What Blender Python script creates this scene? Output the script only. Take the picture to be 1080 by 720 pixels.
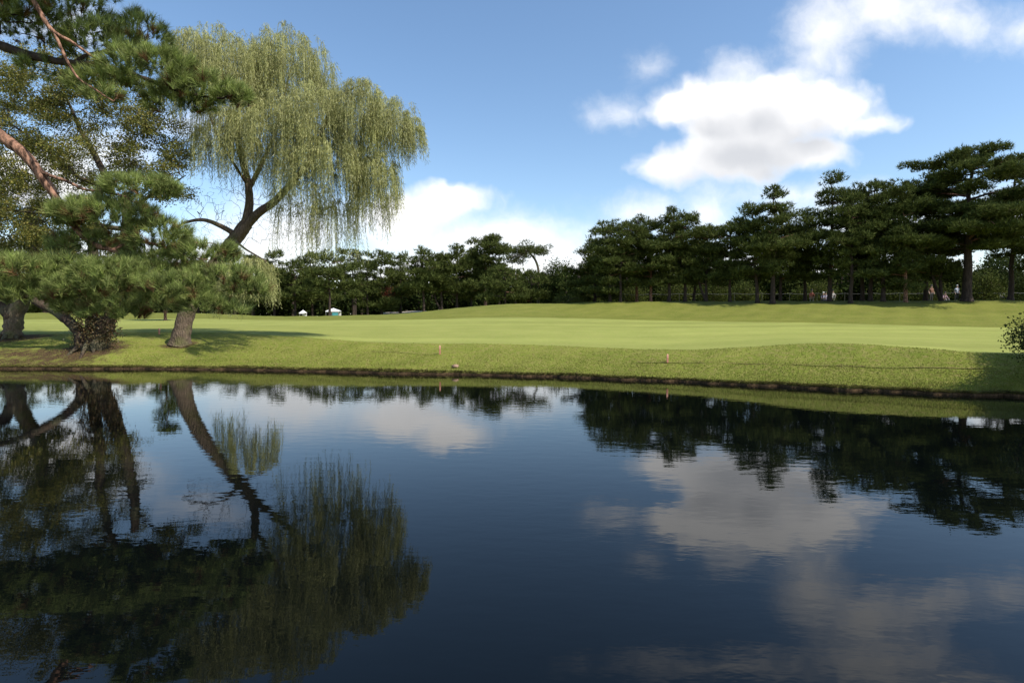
import bpy, math, random
import numpy as np
from math import radians, atan, tan, cos, sin, pi

for o in list(bpy.data.objects):
    bpy.data.objects.remove(o, do_unlink=True)
SC = bpy.context.scene
COL = SC.collection

# ---------------------------------------------------------------- camera
CAM_H, TILT = 1.8, radians(2.35)
cam_d = bpy.data.cameras.new('camera')
cam_d.sensor_width = 36.0
cam_d.lens = 20.0
cam_d.clip_start = 0.05
cam_d.clip_end = 5000
cam = bpy.data.objects.new('camera', cam_d)
cam.location = (0, 0, CAM_H)
cam.rotation_euler = (pi / 2 - TILT, 0, 0)
COL.objects.link(cam)
SC.camera = cam

# ---------------------------------------------------------------- light, exposure
SUN_EL, SUN_AZ_X, SUN_AZ_Y = radians(50), 0.86, -0.51      # towards the sun: right and behind the camera
SUN_VEC = np.array([SUN_AZ_X * cos(SUN_EL), SUN_AZ_Y * cos(SUN_EL), sin(SUN_EL)])
SKY_STRENGTH, CLOUD_LIT, CLOUD_SHADE = 0.142, 0.92, 0.53
sun_d = bpy.data.lights.new('sun', 'SUN')
sun_d.energy = 4.6
sun_d.angle = radians(0.53)
sun_d.color = (1.0, 0.93, 0.82)
sun = bpy.data.objects.new('sun', sun_d)
from mathutils import Vector
sun.rotation_euler = Vector(tuple(SUN_VEC)).to_track_quat('Z', 'Y').to_euler()
COL.objects.link(sun)
SC.view_settings.view_transform = 'Standard'
SC.view_settings.look = 'None'
SC.view_settings.exposure = 0.5
SC.view_settings.gamma = 1.0
SC.view_settings.use_curve_mapping = False
SC.cycles.max_bounces = 6
SC.cycles.diffuse_bounces = 2
SC.cycles.glossy_bounces = 3
SC.cycles.transmission_bounces = 2
SC.cycles.transparent_max_bounces = 4
SC.cycles.use_denoising = True
SC.cycles.use_adaptive_sampling = False


def px_dir(px, py):
    """direction in the world through a point of the photograph (1080 x 720), scaled to y = 1"""
    X, Y = (px - 540) / 600.0, -(py - 360) / 600.0
    wy = cos(TILT) + Y * sin(TILT)
    wz = Y * cos(TILT) - sin(TILT)
    return X / wy, wz / wy


def P(px, py, d):
    u, v = px_dir(px, py)
    return np.array([u * d, d, CAM_H + v * d])


# ---------------------------------------------------------------- sky
world = bpy.data.worlds.new('World')
SC.world = world
world.use_nodes = True
wn, wl = world.node_tree.nodes, world.node_tree.links
wn.clear()


def nnode(nodes, t, **kw):
    n = nodes.new(t)
    for k, v in kw.items():
        setattr(n, k, v)
    return n


CUMULUS = [  # centre (photo direction), half sizes
    (712, 117, 40, 17), (770, 106, 48, 24), (815, 100, 42, 26), (868, 116, 58, 30), (912, 134, 38, 14),
    (708, 174, 40, 21), (768, 168, 62, 28), (835, 156, 60, 26), (800, 135, 80, 30),
    (470, 210, 54, 15), (440, 222, 46, 16),
    (-160, 60, 120, 50), (1250, 120, 90, 50), (40, 190, 60, 34),
]
WISPS = [
    (872, 26, 36, 36), (856, 58, 16, 16), (886, 70, 14, 14), (940, 4, 60, 26), (1000, 22, 38, 16), (1076, 34, 24, 14),
    (960, -50, 70, 28), (1040, -95, 70, 28), (1130, -160, 120, 40), (760, -50, 60, 10), (785, 79, 18, 8), (690, 74, 6, 6), (660, 118, 8, 3),
    (520, 252, 120, 24), (565, 266, 90, 20), (430, 240, 70, 26), (590, 256, 44, 14), (480, 290, 210, 30),
    (295, 250, 70, 40), (190, 128, 26, 10), (742, 226, 22, 24), (680, 222, 30, 8), (845, 208, 40, 8), 
    (105, 165, 50, 24), (60, 25, 40, 14), (1060, 235, 70, 30), (930, 235, 90, 26), (700, 290, 400, 30), (100, 290, 300, 40),
]


def cloud_group(name, blobs, k, nscale, namp, rough):
    grp = bpy.data.node_groups.new(name, 'ShaderNodeTree')
    grp.interface.new_socket('UV', in_out='INPUT', socket_type='NodeSocketVector')
    grp.interface.new_socket('Field', in_out='OUTPUT', socket_type='NodeSocketFloat')
    gn, gl = grp.nodes, grp.links
    gi, go = gn.new('NodeGroupInput'), gn.new('NodeGroupOutput')
    prev = None
    for (bx, by, ba, bb) in blobs:
        u, v = px_dir(bx, by)
        a, b = ba / 600.0, bb / 600.0
        c = math.sqrt(min(a, b) * math.sqrt(a * b))
        ma = nnode(gn, 'ShaderNodeVectorMath', operation='MULTIPLY_ADD')
        ma.inputs[1].default_value = (1 / a, 1 / b, 0)
        ma.inputs[2].default_value = (-u / a, -v / b, 0)
        gl.new(gi.outputs[0], ma.inputs[0])
        ln = nnode(gn, 'ShaderNodeVectorMath', operation='LENGTH')
        gl.new(ma.outputs[0], ln.inputs[0])
        sc = nnode(gn, 'ShaderNodeMath', operation='MULTIPLY_ADD')
        sc.inputs[1].default_value = c
        sc.inputs[2].default_value = -c
        gl.new(ln.outputs['Value'], sc.inputs[0])
        if prev is None:
            prev = sc.outputs[0]
        else:
            mn = nnode(gn, 'ShaderNodeMath', operation='SMOOTH_MIN')
            mn.inputs[2].default_value = k
            gl.new(prev, mn.inputs[0])
            gl.new(sc.outputs[0], mn.inputs[1])
            prev = mn.outputs[0]
    nz = nnode(gn, 'ShaderNodeTexNoise')
    nz.inputs['Scale'].default_value = nscale
    nz.inputs['Detail'].default_value = 9.0
    nz.inputs['Roughness'].default_value = rough
    gl.new(gi.outputs[0], nz.inputs['Vector'])
    f1 = nnode(gn, 'ShaderNodeMath', operation='MULTIPLY_ADD')
    f1.inputs[1].default_value = namp
    f1.inputs[2].default_value = -0.5 * namp
    gl.new(nz.outputs['Fac'], f1.inputs[0])
    f2 = nnode(gn, 'ShaderNodeMath', operation='SUBTRACT')
    gl.new(f1.outputs[0], f2.inputs[0])
    gl.new(prev, f2.inputs[1])
    gl.new(f2.outputs[0], go.inputs[0])
    return grp


grp = cloud_group('cumulus_field', CUMULUS, 0.010, 11.0, 0.085, 0.48)
grp_s = cloud_group('cumulus_bulk', CUMULUS, 0.03, 7.0, 0.05, 0.5)
grp_w = cloud_group('wisp_field', WISPS, 0.03, 9.0, 0.13, 0.62)

tc = wn.new('ShaderNodeTexCoord')
sep = wn.new('ShaderNodeSeparateXYZ')
wl.new(tc.outputs['Generated'], sep.inputs[0])
ab = nnode(wn, 'ShaderNodeMath', operation='ABSOLUTE')
wl.new(sep.outputs['Y'], ab.inputs[0])
mx = nnode(wn, 'ShaderNodeMath', operation='MAXIMUM')
mx.inputs[1].default_value = 0.12
wl.new(ab.outputs[0], mx.inputs[0])
dv = []
for ax in ('X', 'Z'):
    q = nnode(wn, 'ShaderNodeMath', operation='DIVIDE')
    wl.new(sep.outputs[ax], q.inputs[0])
    wl.new(mx.outputs[0], q.inputs[1])
    dv.append(q)
uv = wn.new('ShaderNodeCombineXYZ')
wl.new(dv[0].outputs[0], uv.inputs[0])
wl.new(dv[1].outputs[0], uv.inputs[1])
# billowing outline: bend the coordinates a little
wz = nnode(wn, 'ShaderNodeTexNoise')
wz.inputs['Scale'].default_value = 16.0
wz.inputs['Detail'].default_value = 3.0
wl.new(uv.outputs[0], wz.inputs['Vector'])
ws = nnode(wn, 'ShaderNodeVectorMath', operation='MULTIPLY_ADD')
ws.inputs[1].default_value = (0.05, 0.04, 0)
ws.inputs[2].default_value = (-0.025, -0.02, 0)
wl.new(wz.outputs['Color'], ws.inputs[0])
wa = nnode(wn, 'ShaderNodeVectorMath', operation='ADD')
wl.new(uv.outputs[0], wa.inputs[0])
wl.new(ws.outputs[0], wa.inputs[1])
g1 = wn.new('ShaderNodeGroup')
g1.node_tree = grp
wl.new(wa.outputs[0], g1.inputs[0])
sh = nnode(wn, 'ShaderNodeVectorMath', operation='ADD')
sh.inputs[1].default_value = (0.022, 0.05, 0)
wl.new(wa.outputs[0], sh.inputs[0])
g2 = wn.new('ShaderNodeGroup')
g2.node_tree = grp_s
wl.new(sh.outputs[0], g2.inputs[0])
g3 = wn.new('ShaderNodeGroup')
g3.node_tree = grp_w
wl.new(wa.outputs[0], g3.inputs[0])


def ramp_node(src, lo, hi, o0=0.0, o1=1.0):
    q = nnode(wn, 'ShaderNodeMapRange', interpolation_type='SMOOTHSTEP')
    q.inputs['From Min'].default_value = lo
    q.inputs['From Max'].default_value = hi
    q.inputs['To Min'].default_value = o0
    q.inputs['To Max'].default_value = o1
    wl.new(src, q.inputs['Value'])
    return q.outputs['Result']


def mul_add(a_, b_, c_, op='MULTIPLY'):
    q = nnode(wn, 'ShaderNodeMath', operation=op)
    for k_, x_ in enumerate((a_, b_, c_)):
        if x_ is None:
            continue
        if isinstance(x_, (int, float)):
            q.inputs[k_].default_value = x_
        else:
            wl.new(x_, q.inputs[k_])
    return q.outputs[0]


cov_c = ramp_node(g1.outputs[0], -0.014, 0.022)
cov_w = ramp_node(g3.outputs[0], -0.045, 0.065, 0.0, 0.90)
inv = mul_add(mul_add(1.0, cov_c, None, 'SUBTRACT'), mul_add(1.0, cov_w, None, 'SUBTRACT'), None)
cov = mul_add(1.0, inv, None, 'SUBTRACT')
thk = ramp_node(g2.outputs[0], -0.02, 0.055)
thk_w = ramp_node(g3.outputs[0], 0.01, 0.13, 0.0, 0.5)
thk2 = mul_add(mul_add(thk, cov_c, None), thk_w, None, 'MAXIMUM')
ccol = nnode(wn, 'ShaderNodeMix', data_type='RGBA')
ccol.inputs['A'].default_value = (CLOUD_LIT, CLOUD_LIT * 0.985, CLOUD_LIT * 0.975, 1)
ccol.inputs['B'].default_value = (CLOUD_SHADE * 0.98, CLOUD_SHADE, CLOUD_SHADE * 1.05, 1)
wl.new(thk2, ccol.inputs['Factor'])
sky = wn.new('ShaderNodeTexSky')
sky.sky_type = 'NISHITA'
sky.sun_disc = False
sky.sun_elevation = SUN_EL
sky.sun_rotation = math.atan2(SUN_AZ_X, SUN_AZ_Y)
sky.air_density = 1.0
sky.dust_density = 0.6
sky.ozone_density = 1.2
bg1 = wn.new('ShaderNodeBackground')
bg1.inputs['Strength'].default_value = SKY_STRENGTH
hs = wn.new('ShaderNodeHueSaturation')
hs.inputs['Hue'].default_value = 0.498
hs.inputs['Saturation'].default_value = 1.08
wl.new(sky.outputs[0], hs.inputs['Color'])
wl.new(hs.outputs[0], bg1.inputs['Color'])
bg2 = wn.new('ShaderNodeBackground')
wl.new(ccol.outputs['Result'], bg2.inputs['Color'])
mxs = wn.new('ShaderNodeMixShader')
cov2 = nnode(wn, 'ShaderNodeMath', operation='MULTIPLY')
cov2.inputs[1].default_value = 0.97
wl.new(cov, cov2.inputs[0])
wl.new(cov2.outputs[0], mxs.inputs[0])
wl.new(bg1.outputs[0], mxs.inputs[1])
wl.new(bg2.outputs[0], mxs.inputs[2])
wo = wn.new('ShaderNodeOutputWorld')
wl.new(mxs.outputs[0], wo.inputs[0])
world.cycles.sampling_method = 'MANUAL'
world.cycles.sample_map_resolution = 512


# ---------------------------------------------------------------- mesh helpers
class MB:
    """collects vertices and faces; build() links them as one mesh object"""
    def __init__(self):
        self.v, self.f, self.m, self.n = [], [], [], 0

    def add(self, verts, faces, mi=0):
        verts = np.asarray(verts, float).reshape(-1, 3)
        faces = np.asarray(faces, int)
        if len(verts) == 0 or len(faces) == 0:
            return
        self.v.append(verts)
        self.f.append(faces + self.n)
        self.m.append(np.full(len(faces), mi))
        self.n += len(verts)

    def mesh(self, name, mats, smooth=False):
        me = bpy.data.meshes.new(name)
        v = np.concatenate(self.v)
        me.vertices.add(len(v))
        me.vertices.foreach_set('co', v.ravel())
        loops = np.concatenate([f.ravel() for f in self.f])
        sizes = np.concatenate([np.full(len(f), f.shape[1]) for f in self.f])
        starts = np.concatenate([[0], np.cumsum(sizes)[:-1]])
        me.loops.add(len(loops))
        me.loops.foreach_set('vertex_index', loops)
        me.polygons.add(len(sizes))
        me.polygons.foreach_set('loop_start', starts)
        me.polygons.foreach_set('material_index', np.concatenate(self.m))
        me.polygons.foreach_set('use_smooth', np.full(len(sizes), smooth))
        for m in (mats if isinstance(mats, (list, tuple)) else [mats]):
            me.materials.append(m)
        me.update(calc_edges=True)
        me.validate()
        return me

    def build(self, name, mats, parent=None, smooth=False, loc=None):
        if self.n == 0:
            return None
        o = bpy.data.objects.new(name, self.mesh(name, mats, smooth))
        COL.objects.link(o)
        if parent is not None:
            o.parent = parent
        if loc is not None:
            o.location = loc
        return o


def thing(name, label, cat, loc=(0, 0, 0), group=None, rz=0):
    o = bpy.data.objects.new(name, None)
    o.empty_display_size = 0.3
    COL.objects.link(o)
    o.location = tuple(loc)
    o.rotation_euler = (0, 0, rz)
    tag(o, label, cat, group)
    return o


def tag(o, label, cat, group=None):
    o['label'] = label
    o['category'] = cat
    if group:
        o['group'] = group
    return o


def norm(a):
    return a / np.maximum(np.linalg.norm(a, axis=-1, keepdims=True), 1e-9)


def tube(mb, pts, rad, sides=8, mi=0, cap=True, lump=0.0, rng=None):
    pts = np.asarray(pts, float)
    rad = np.asarray(rad, float)
    n = len(pts)
    if n < 2:
        return
    t = np.zeros_like(pts)
    t[1:-1] = pts[2:] - pts[:-2]
    t[0] = pts[1] - pts[0]
    t[-1] = pts[-1] - pts[-2]
    t = norm(t)
    ref = np.array([1., 0, 0]) if abs(t[0][0]) < 0.8 else np.array([0, 1., 0])
    a = norm(np.cross(t[0], ref))
    rings = []
    ang = np.arange(sides) * 2 * pi / sides
    ca, sa = np.cos(ang)[:, None], np.sin(ang)[:, None]
    for i in range(n):
        a = norm(a - t[i] * np.dot(a, t[i]))
        b = np.cross(t[i], a)
        r = rad[i]
        if lump and rng is not None:
            rr = r * (1 + lump * rng.uniform(-1, 1, (sides, 1)))
        else:
            rr = r
        rings.append(pts[i] + rr * (ca * a + sa * b))
    v = np.concatenate(rings)
    i = np.arange(n - 1)[:, None] * sides
    j = np.arange(sides)[None, :]
    j2 = (j + 1) % sides
    q = np.stack([i + j, i + j2, i + sides + j2, i + sides + j], -1).reshape(-1, 4)
    mb.add(v, q, mi)
    if cap and rad[-1] > 0.004:
        tip = pts[-1] + t[-1] * rad[-1] * 0.4
        vv = np.concatenate([rings[-1], tip[None]])
        mb.add(vv, [[k, (k + 1) % sides, sides] for k in range(sides)], mi)


def catmull(pts, k=4):
    pts = np.asarray(pts, float)
    if len(pts) < 3:
        return pts
    p = np.concatenate([[2 * pts[0] - pts[1]], pts, [2 * pts[-1] - pts[-2]]])
    out = []
    for i in range(1, len(p) - 2):
        for s in range(k):
            t = s / k
            out.append(0.5 * (2 * p[i] + (p[i + 1] - p[i - 1]) * t + (2 * p[i - 1] - 5 * p[i] + 4 * p[i + 1] - p[i + 2]) * t * t
                              + (3 * p[i] - p[i - 1] - 3 * p[i + 1] + p[i + 2]) * t ** 3))
    out.append(p[-2])
    return np.array(out)


def rand_dirs(rng, n):
    return norm(rng.normal(size=(n, 3)))


def spikes(mb, base, d, length, width, rng, mi=0):
    """one slim triangle per needle"""
    n = len(base)
    side = norm(np.cross(d, rand_dirs(rng, n))) * (np.asarray(width).reshape(-1, 1) * 0.5)
    tip = base + d * np.asarray(length).reshape(-1, 1)
    v = np.stack([base - side, base + side, tip], 1).reshape(-1, 3)
    mb.add(v, np.arange(3 * n).reshape(-1, 3), mi)


def leaves(mb, base, d, length, width, rng, mi=0):
    """one diamond per leaf"""
    n = len(base)
    L = np.asarray(length).reshape(-1, 1)
    side = norm(np.cross(d, rand_dirs(rng, n))) * (np.asarray(width).reshape(-1, 1) * 0.5)
    mid = base + d * L * 0.45
    v = np.stack([base, mid - side, base + d * L, mid + side], 1).reshape(-1, 3)
    mb.add(v, np.arange(4 * n).reshape(-1, 4), mi)


def skeleton(polys, targets, rng, step=0.3, tip=0.006, power=0.45, wig=0.08, sag=0.0, follow=0.35):
    """branches: given main limbs [(points, radii)], grow twigs from the nearest wood to every target"""
    nodes, par, rmin = [], [], []
    for pi_, (pts, rr) in enumerate(polys):
        pts = np.asarray(pts, float)
        if pi_ == 0:
            last = -1
        else:
            arr = np.array(nodes)
            last = int(np.argmin(np.linalg.norm(arr - pts[0], axis=1)))
        for k in range(len(pts)):
            nodes.append(pts[k])
            par.append(last)
            rmin.append(rr[k])
            last = len(nodes) - 1
    cap = len(nodes) + 60000
    arr = np.zeros((cap, 3))
    arr[:len(nodes)] = nodes
    n = len(nodes)
    targets = np.asarray(targets, float)
    if len(targets):
        d0 = np.min(np.linalg.norm(targets[:, None, :] - arr[None, :n:max(1, n // 150)], axis=2), axis=1)
        for ti in np.argsort(d0):
            t = targets[ti]
            dd = np.linalg.norm(arr[:n] - t, axis=1)
            b = int(np.argmin(dd))
            L = dd[b]
            k = max(1, int(math.ceil(L / step)))
            p0 = arr[b].copy()
            pd = p0 - arr[par[b]] if par[b] >= 0 else np.array([0, 0, 1.])
            pd = pd / max(np.linalg.norm(pd), 1e-6)
            c = p0 * (1 - follow) + follow * (p0 + pd * L * 0.6) + (t - p0) * 0.5 * (1 - follow)
            last = b
            for i in range(1, k + 1):
                s = i / k
                q = (1 - s) ** 2 * p0 + 2 * s * (1 - s) * c + s * s * t
                if i < k:
                    q = q + rng.normal(size=3) * wig * step
                q[2] -= sag * L * s * (1 - s)
                if n >= cap:
                    break
                arr[n] = q
                par.append(last)
                rmin.append(0)
                last = n
                n += 1
    cnt = np.zeros(n)
    has = np.zeros(n, bool)
    par = np.array(par)
    for i in range(n - 1, -1, -1):
        if not has[i]:
            cnt[i] = 1
        p = par[i]
        if p >= 0:
            cnt[p] += cnt[i]
            has[p] = True
    rad = np.maximum(np.array(rmin), tip * cnt ** power)
    return arr[:n], par, rad, cnt


def wood(mb, sk, rng, mi=0, smin=0.0, lump=0.0, skip=0):
    nodes, par, rad, cnt = sk
    n = len(nodes)
    kids = [[] for _ in range(n)]
    for i in range(n):
        if par[i] >= 0:
            kids[par[i]].append(i)
    start = [i for i in range(n) if par[i] < 0]
    while start:
        i = start.pop()
        chain = [par[i]] if par[i] >= 0 else []
        cur = i
        while True:
            chain.append(cur)
            if not kids[cur]:
                break
            ks = sorted(kids[cur], key=lambda k: -(rad[k] * 1000 + cnt[k]))
            start.extend(ks[1:])
            cur = ks[0]
        if skip and i < skip:      # that stretch is the trunk, a mesh of its own
            out_ = [c_ for c_ in chain if c_ >= skip]
            if len(out_) < 2:
                continue
            chain = [par[out_[0]]] + out_
        r = rad[chain].copy()
        if par[i] >= 0:
            r[0] = min(r[0], r[1] * 1.15)
        if r.max() < smin:
            continue
        s = 10 if r.max() > 0.12 else 7 if r.max() > 0.05 else 4 if r.max() > 0.015 else 3
        tube(mb, nodes[chain], r, s, mi, lump=lump, rng=rng)


def ell(rng, n, c, r, shell=0.0, up=None):
    """random points in an ellipsoid; shell 1 = on the surface; up keeps points above that share of the height"""
    d = rand_dirs(rng, int(n * 3) if up is not None else n)
    if up is not None:
        d = d[d[:, 2] > up][:n]
    k = len(d)
    rr = (shell + (1 - shell) * rng.uniform(0, 1, (k, 1))) ** (1 / 2.2)
    return np.asarray(c) + d * rr * np.asarray(r), d


# ---------------------------------------------------------------- materials
def new_mat(name):
    m = bpy.data.materials.new(name)
    m.use_nodes = True
    return m, m.node_tree.nodes, m.node_tree.links, m.node_tree.nodes['Principled BSDF']


def leaf_mat(name, c1, c2, c3, rough=0.5, trans=0.25, spec=0.3, drift=0.9, amp=0.28):
    """foliage: each leaf draws its own tone from three, and lets a little light through"""
    m, n, l, b = new_mat(name)
    g = n.new('ShaderNodeNewGeometry')
    r = n.new('ShaderNodeValToRGB')
    r.color_ramp.elements[0].color = (*c1, 1)
    r.color_ramp.elements[1].color = (*c3, 1)
    e = r.color_ramp.elements.new(0.5)
    e.color = (*c2, 1)
    l.new(g.outputs['Random Per Island'], r.inputs[0])
    # slow drift of tone through the crown
    t = n.new('ShaderNodeTexCoord')
    z = n.new('ShaderNodeTexNoise')
    z.inputs['Scale'].default_value = drift
    z.inputs['Detail'].default_value = 3
    l.new(t.outputs['Object'], z.inputs['Vector'])
    mr = n.new('ShaderNodeMapRange')
    mr.inputs['From Min'].default_value = 0.3
    mr.inputs['From Max'].default_value = 0.7
    mr.inputs['To Min'].default_value = 1 - amp
    mr.inputs['To Max'].default_value = 1 + amp
    l.new(z.outputs['Fac'], mr.inputs['Value'])
    h = n.new('ShaderNodeHueSaturation')
    l.new(r.outputs[0], h.inputs['Color'])
    l.new(mr.outputs[0], h.inputs['Value'])
    l.new(h.outputs[0], b.inputs['Base Color'])
    b.inputs['Roughness'].default_value = rough
    b.inputs['Specular IOR Level'].default_value = spec
    tr = n.new('ShaderNodeBsdfTranslucent')
    l.new(h.outputs[0], tr.inputs['Color'])
    ms = n.new('ShaderNodeMixShader')
    ms.inputs[0].default_value = trans
    l.new(b.outputs[0], ms.inputs[1])
    l.new(tr.outputs[0], ms.inputs[2])
    l.new(ms.outputs[0], n['Material Output'].inputs[0])
    return m


def bark_mat(name, dark, light, moss=None, scale=9.0, bump=0.03, lo=0.3, hi=0.7):
    m, n, l, b = new_mat(name)
    t = n.new('ShaderNodeTexCoord')
    mp = n.new('ShaderNodeMapping')
    mp.inputs['Scale'].default_value = (1, 1, 0.3)
    l.new(t.outputs['Object'], mp.inputs[0])
    v = n.new('ShaderNodeTexVoronoi')
    v.feature = 'DISTANCE_TO_EDGE'
    v.inputs['Scale'].default_value = scale
    l.new(mp.outputs[0], v.inputs['Vector'])
    z = n.new('ShaderNodeTexNoise')
    z.inputs['Scale'].default_value = scale * 1.6
    z.inputs['Detail'].default_value = 6
    z.inputs['Roughness'].default_value = 0.65
    l.new(mp.outputs[0], z.inputs['Vector'])
    r = n.new('ShaderNodeValToRGB')
    r.color_ramp.elements[0].position = lo
    r.color_ramp.elements[0].color = (*dark, 1)
    r.color_ramp.elements[1].position = hi
    r.color_ramp.elements[1].color = (*light, 1)
    l.new(z.outputs['Fac'], r.inputs[0])
    last = r.outputs[0]
    if moss:
        z2 = n.new('ShaderNodeTexNoise')
        z2.inputs['Scale'].default_value = 1.7
        z2.inputs['Detail'].default_value = 4
        l.new(t.outputs['Object'], z2.inputs['Vector'])
        r2 = n.new('ShaderNodeMapRange')
        r2.inputs['From Min'].default_value = 0.48
        r2.inputs['From Max'].default_value = 0.66
        r2.inputs['To Max'].default_value = 0.75
        l.new(z2.outputs['Fac'], r2.inputs['Value'])
        mm = n.new('ShaderNodeMix')
        mm.data_type = 'RGBA'
        l.new(r2.outputs[0], mm.inputs['Factor'])
        l.new(last, mm.inputs['A'])
        mm.inputs['B'].default_value = (*moss, 1)
        last = mm.outputs['Result']
    l.new(last, b.inputs['Base Color'])
    b.inputs['Roughness'].default_value = 0.9
    b.inputs['Specular IOR Level'].default_value = 0.15
    ad = n.new('ShaderNodeMath')
    ad.operation = 'MULTIPLY_ADD'
    l.new(v.outputs['Distance'], ad.inputs[0])
    ad.inputs[1].default_value = 1.5
    l.new(z.outputs['Fac'], ad.inputs[2])
    bp = n.new('ShaderNodeBump')
    bp.inputs['Strength'].default_value = 1.0
    bp.inputs['Distance'].default_value = bump
    l.new(ad.outputs[0], bp.inputs['Height'])
    l.new(bp.outputs[0], b.inputs['Normal'])
    return m


def plain_mat(name, c, rough=0.6, var=0.15, scale=20):
    m, n, l, b = new_mat(name)
    t = n.new('ShaderNodeTexCoord')
    z = n.new('ShaderNodeTexNoise')
    z.inputs['Scale'].default_value = scale
    z.inputs['Detail'].default_value = 4
    l.new(t.outputs['Object'], z.inputs['Vector'])
    mr = n.new('ShaderNodeMapRange')
    mr.inputs['To Min'].default_value = 1 - var
    mr.inputs['To Max'].default_value = 1 + var
    l.new(z.outputs['Fac'], mr.inputs['Value'])
    h = n.new('ShaderNodeHueSaturation')
    h.inputs['Color'].default_value = (*c, 1)
    l.new(mr.outputs[0], h.inputs['Value'])
    l.new(h.outputs[0], b.inputs['Base Color'])
    b.inputs['Roughness'].default_value = rough
    return m


M = {}
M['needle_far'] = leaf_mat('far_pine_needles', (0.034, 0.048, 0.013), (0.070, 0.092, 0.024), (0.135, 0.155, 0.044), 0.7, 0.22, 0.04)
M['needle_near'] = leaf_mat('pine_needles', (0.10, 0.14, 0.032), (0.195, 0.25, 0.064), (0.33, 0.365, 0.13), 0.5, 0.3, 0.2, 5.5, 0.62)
M['dead'] = leaf_mat('dead_needles', (0.09, 0.05, 0.022), (0.16, 0.09, 0.04), (0.24, 0.15, 0.07), 0.7, 0.2, 0.1)
M['willow'] = leaf_mat('willow_leaves', (0.235, 0.255, 0.09), (0.31, 0.32, 0.12), (0.40, 0.395, 0.165), 0.5, 0.3, 0.3)
M['cherry'] = leaf_mat('cherry_leaves', (0.07, 0.085, 0.018), (0.14, 0.15, 0.03), (0.235, 0.195, 0.045), 0.55, 0.3, 0.25)
M['broad'] = leaf_mat('broad_leaves', (0.02, 0.036, 0.012), (0.034, 0.050, 0.013), (0.06, 0.075, 0.02), 0.7, 0.2, 0.05)
M['bush'] = leaf_mat('bush_leaves', (0.03, 0.044, 0.010), (0.06, 0.078, 0.018), (0.11, 0.125, 0.03), 0.7, 0.25, 0.05)
M['maple'] = leaf_mat('maple_leaves', (0.12, 0.02, 0.014), (0.20, 0.035, 0.02), (0.26, 0.06, 0.03), 0.5, 0.3, 0.3)
M['wood_far'] = leaf_mat('far_wood_leaves', (0.010, 0.016, 0.005), (0.018, 0.027, 0.008), (0.045, 0.056, 0.015), 0.8, 0.15, 0.0)  # leaf colour darkened to stand in for shade from the pines in front
M['bark_pine'] = bark_mat('dark_pine_bark', (0.022, 0.017, 0.014), (0.075, 0.055, 0.045), None, 5, 0.05)
M['bark_red'] = bark_mat('red_pine_bark', (0.045, 0.025, 0.017), (0.34, 0.19, 0.13), None, 11, 0.03, 0.40, 0.60)
M['bark_willow'] = bark_mat('willow_bark', (0.07, 0.05, 0.036), (0.19, 0.145, 0.105), (0.085, 0.09, 0.03), 12, 0.05)
M['bark_cherry'] = bark_mat('cherry_bark', (0.025, 0.019, 0.015), (0.10, 0.07, 0.05), (0.12, 0.12, 0.07), 9, 0.05)
M['bark_pale'] = bark_mat('pale_mossy_bark', (0.085, 0.066, 0.045), (0.21, 0.165, 0.115), (0.12, 0.135, 0.05), 8, 0.05)


# ---------------------------------------------------------------- terrain
COLS = [
    (0, [(389, 20.1), (380, 20.8), (369, 21.9), (353, 25.0), (349, 28.5), (343, 36), (337, 46), (334.5, 54), (332, 62), (331.5, 70), (330, 95)]),
    (100, [(389, 20.1), (379, 20.8), (366, 21.8), (351, 25.5), (347.5, 30), (343, 36), (337, 46), (334, 54), (332, 62), (331, 70), (330, 95)]),
    (190, [(389, 20.0), (378, 20.9), (364, 22.8), (350, 26.0), (346, 31), (341, 38), (336, 48), (334, 54), (332, 62), (331, 70), (330, 95)]),
    (300, [(391, 19.4), (380, 20.3), (368, 21.8), (354, 24.0), (349, 28.5), (342, 38), (337.5, 46.5), (336, 52), (335, 60), (334.5, 70), (333.5, 95)]),
    (400, [(394, 18.5), (382, 19.5), (371, 20.8), (361, 22.2), (354, 27), (344, 36), (337.5, 44), (334.5, 50), (333, 56), (332.5, 66), (332, 95)]),
    (540, [(397, 17.7), (386, 18.6), (374, 20.1), (363, 21.7), (357, 25), (345, 34), (334.5, 46), (328, 52), (321.5, 58), (321, 66), (322, 95)]),
    (700, [(402.5, 16.2), (391, 17.0), (380, 18.0), (369, 19.3), (361, 23.5), (348, 32), (338, 43), (328, 50), (318, 57), (318.5, 63), (321, 95)]),
    (880, [(410, 14.3), (398, 15.0), (384, 15.9), (362, 17.3), (357, 21.5), (350, 28.5), (341, 37), (328, 45), (317.5, 53), (318, 58), (321, 95)]),
    (1080, [(418, 13.0), (406, 13.4), (393, 14.0), (374, 15.0), (366, 18.5), (356, 25), (345.5, 33), (331, 42), (317, 49), (317.5, 55), (321, 95)]),
]
NP = 11
cpx, cd, cg = [], [], []
for px, prof in COLS:
    cpx.append(px)
    cd.append([d for _, d in prof])
    cg.append([P(px, py, d)[2] for py, d in prof])
cpx = [-900, -350] + cpx + [1400, 1900]
cd = [cd[0], cd[0]] + cd + [list(np.array(cd[-1]) * 0.97), list(np.array(cd[-1]) * 0.95)]
cg = [cg[0], cg[0]] + cg + [cg[-1], cg[-1]]
cpx, cd, cg = np.array(cpx, float), np.array(cd), np.array(cg)
cg[:, 0] = 0.08                                  # top of the low undercut bank at the water


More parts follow.
